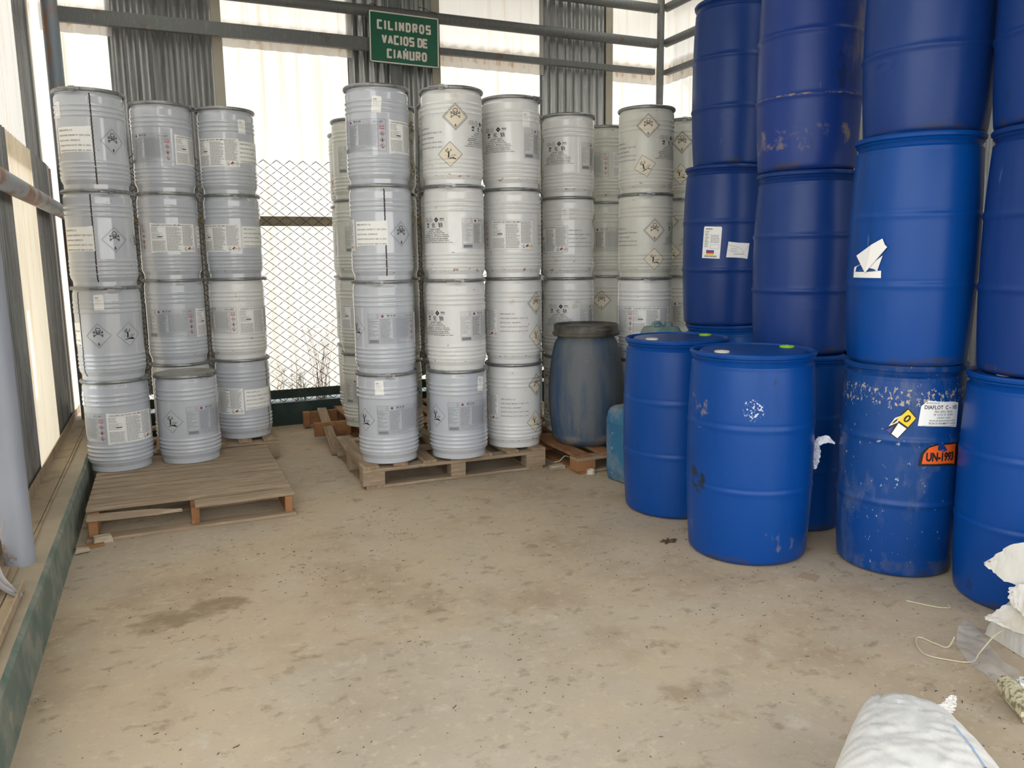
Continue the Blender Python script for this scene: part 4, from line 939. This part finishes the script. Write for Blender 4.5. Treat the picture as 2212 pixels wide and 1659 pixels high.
# white bottle cap, wood chips, cardboard, leaf
props(MB().lathe([(0, .002), (.030, .002), (.031, .006), (.026, .009), (.026, .030), (.023, .032), (.021, .030), (.020, .012), (0, .012)], 28).build('jar_cap', M_wcap, None, (2.475, 4.375, 0)), 'white plastic cap on the floor at the brown pallet corner', 'cap')
def chunk(name, x, y, d, m, label, cat, rz=0, z=0., tilt=0):
    mb = MB(); mb.box((0, 0, 0), d, None, 0, min(d)*.25); o = mb.build(name, m, None, (x, y, z+d[2]/2+.001), rz, smooth=False, bevel=min(d)*.15); o.rotation_euler = (tilt, 0, rz); return props(o, label, cat)
M_pale = mat('pale weathered wood', S(190, 178, 156), .9, layers=[(S(150, 130, 104), 8, (1, 8, 8), .5, .65, None, None, .8)], bump=(20, .6, (1, 6, 6)))
chunk('wood_chunk', 2.335, 4.585, (.10, .045, .03), M_pale, 'pale wood chunk on the floor between the two right pallets', 'wood', .05)
chunk('wood_chunk', -.37, 4.345, (.085, .05, .035), M_pale, 'splintered pale wood chunk at the left pallet front corner', 'wood', .25)
chunk('wood_chunk', -.455, 4.235, (.06, .04, .025), M_pale, 'small pale wood chunk against the kerb foot', 'wood', .1)
chunk('wood_splinter', -.43, 4.30, (.13, .03, .014), M_woodr, 'orange-brown wood splinter between the kerb and the left pallet', 'wood', .1)
chunk('cardboard_scrap', 2.50, 2.485, (.085, .075, .003), mat('brown cardboard', S(170, 148, 120), .9), 'torn brown cardboard scrap in front of the lone blue drum', 'cardboard', .5)
lf = MB(); 
for q in range(5):
    a = q*1.3; lf.tube([(0, 0, .004), (.03*math.cos(a), .02*math.sin(a), .008), (.055*math.cos(a), .03*math.sin(a+.2), .004)], [.006, .007, .001], 5)
props(lf.build('dead_leaf', mat('dead leaf brown', S(84, 66, 46), .9), None, (2.205, 3.115, 0)), 'shrivelled dark leaf on the floor left of the blue drums', 'leaf')
# loose angle irons and hanging strip at the lower left
M_rag = mat('grey torn plastic strip', S(168, 164, 166), .5, bump=(10, .8, (1, 1, .3))); rg = MB(); vs = []
for i in range(21):
    u = i/20; c = Vector((-.655, 3.46, .40)).lerp(Vector((-.548, 3.175, .218)), u); c.z += .03*math.sin(PI*u)*-1; c.x -= .05*math.sin(PI*u); wd = .075*(1-u)**.6+.008
    for j in range(7): vs.append(c+Vector((.55, -.1, .4)).normalized()*wd*(j/6-.5)+Vector((0, 0, .006*math.sin(j*2.2+u*3))))
rg.add(vs, [(i*7+j, i*7+j+1, (i+1)*7+j+1, (i+1)*7+j) for i in range(20) for j in range(6)])
o = rg.build('torn_strip', M_rag); o.modifiers.new('thick', 'SOLIDIFY').thickness = .003; props(o, 'grey torn plastic strip drooping onto the kerb beside the near post', 'strip')
M_angle = mat('dusty painted angle iron', S(172, 152, 124), .8, layers=[(S(110, 92, 74), 6, O1, .5, .65, None, None, .6)])
for (x, y, L_, rz, lab) in [(-.578, 2.78, 1.0, .0, 'dusty angle iron lying on the kerb at the lower left edge')]:
    ab = MB(); ab.box((0, 0, .003), (.05, L_, .005)); ab.box((.024, 0, .02), (.004, L_, .035)); props(ab.build('angle_iron', M_angle, None, (x, y, .2045), rz, smooth=False), lab, 'angle iron')
pl = MB(); pl.box((0, 0, .012), (.07, 1.3, .018)); o = pl.build('kerb_plank', M_woody, None, (-.665, 2.85, .2045), 0, smooth=False); props(o, 'tan plank lying on the kerb behind the angle iron at lower left', 'plank')
# floor litter: countless crumbs and straws
R = random.Random(99); mb = MB()
cl = [(R.uniform(-.4, 3.0), R.uniform(.9, 4.3), R.uniform(.04, .25)) for _ in range(70)]
for i in range(1200):
    c = R.choice(cl); x = c[0]+R.gauss(0, c[2]); y = c[1]+R.gauss(0, c[2]*.8)
    if i % 3 == 0: x = R.uniform(-.48, 3.2); y = R.uniform(.9, 4.4)
    if x < -.48 or y > 4.4 or x > 2.24+.3*(4.4-y): continue
    l = .002+.013*R.random()**3; a = R.gauss(.4, .8); wd = R.uniform(.0006, .0022)
    mb.box((x, y, .0012), (l, wd, .0018), Matrix.Rotation(a, 3, 'Z'))
    if R.random() < .25: mb.box((x+l*.6*math.cos(a), y+l*.6*math.sin(a), .0012), (l*.7, wd*.8, .0018), Matrix.Rotation(a+R.uniform(-1, 1), 3, 'Z'))
props(mb.build('floor_litter', mat('dark straw crumbs', S(92, 76, 60), .9), smooth=False), 'dark straw crumbs scattered over the dusty floor', 'litter', kind='stuff')
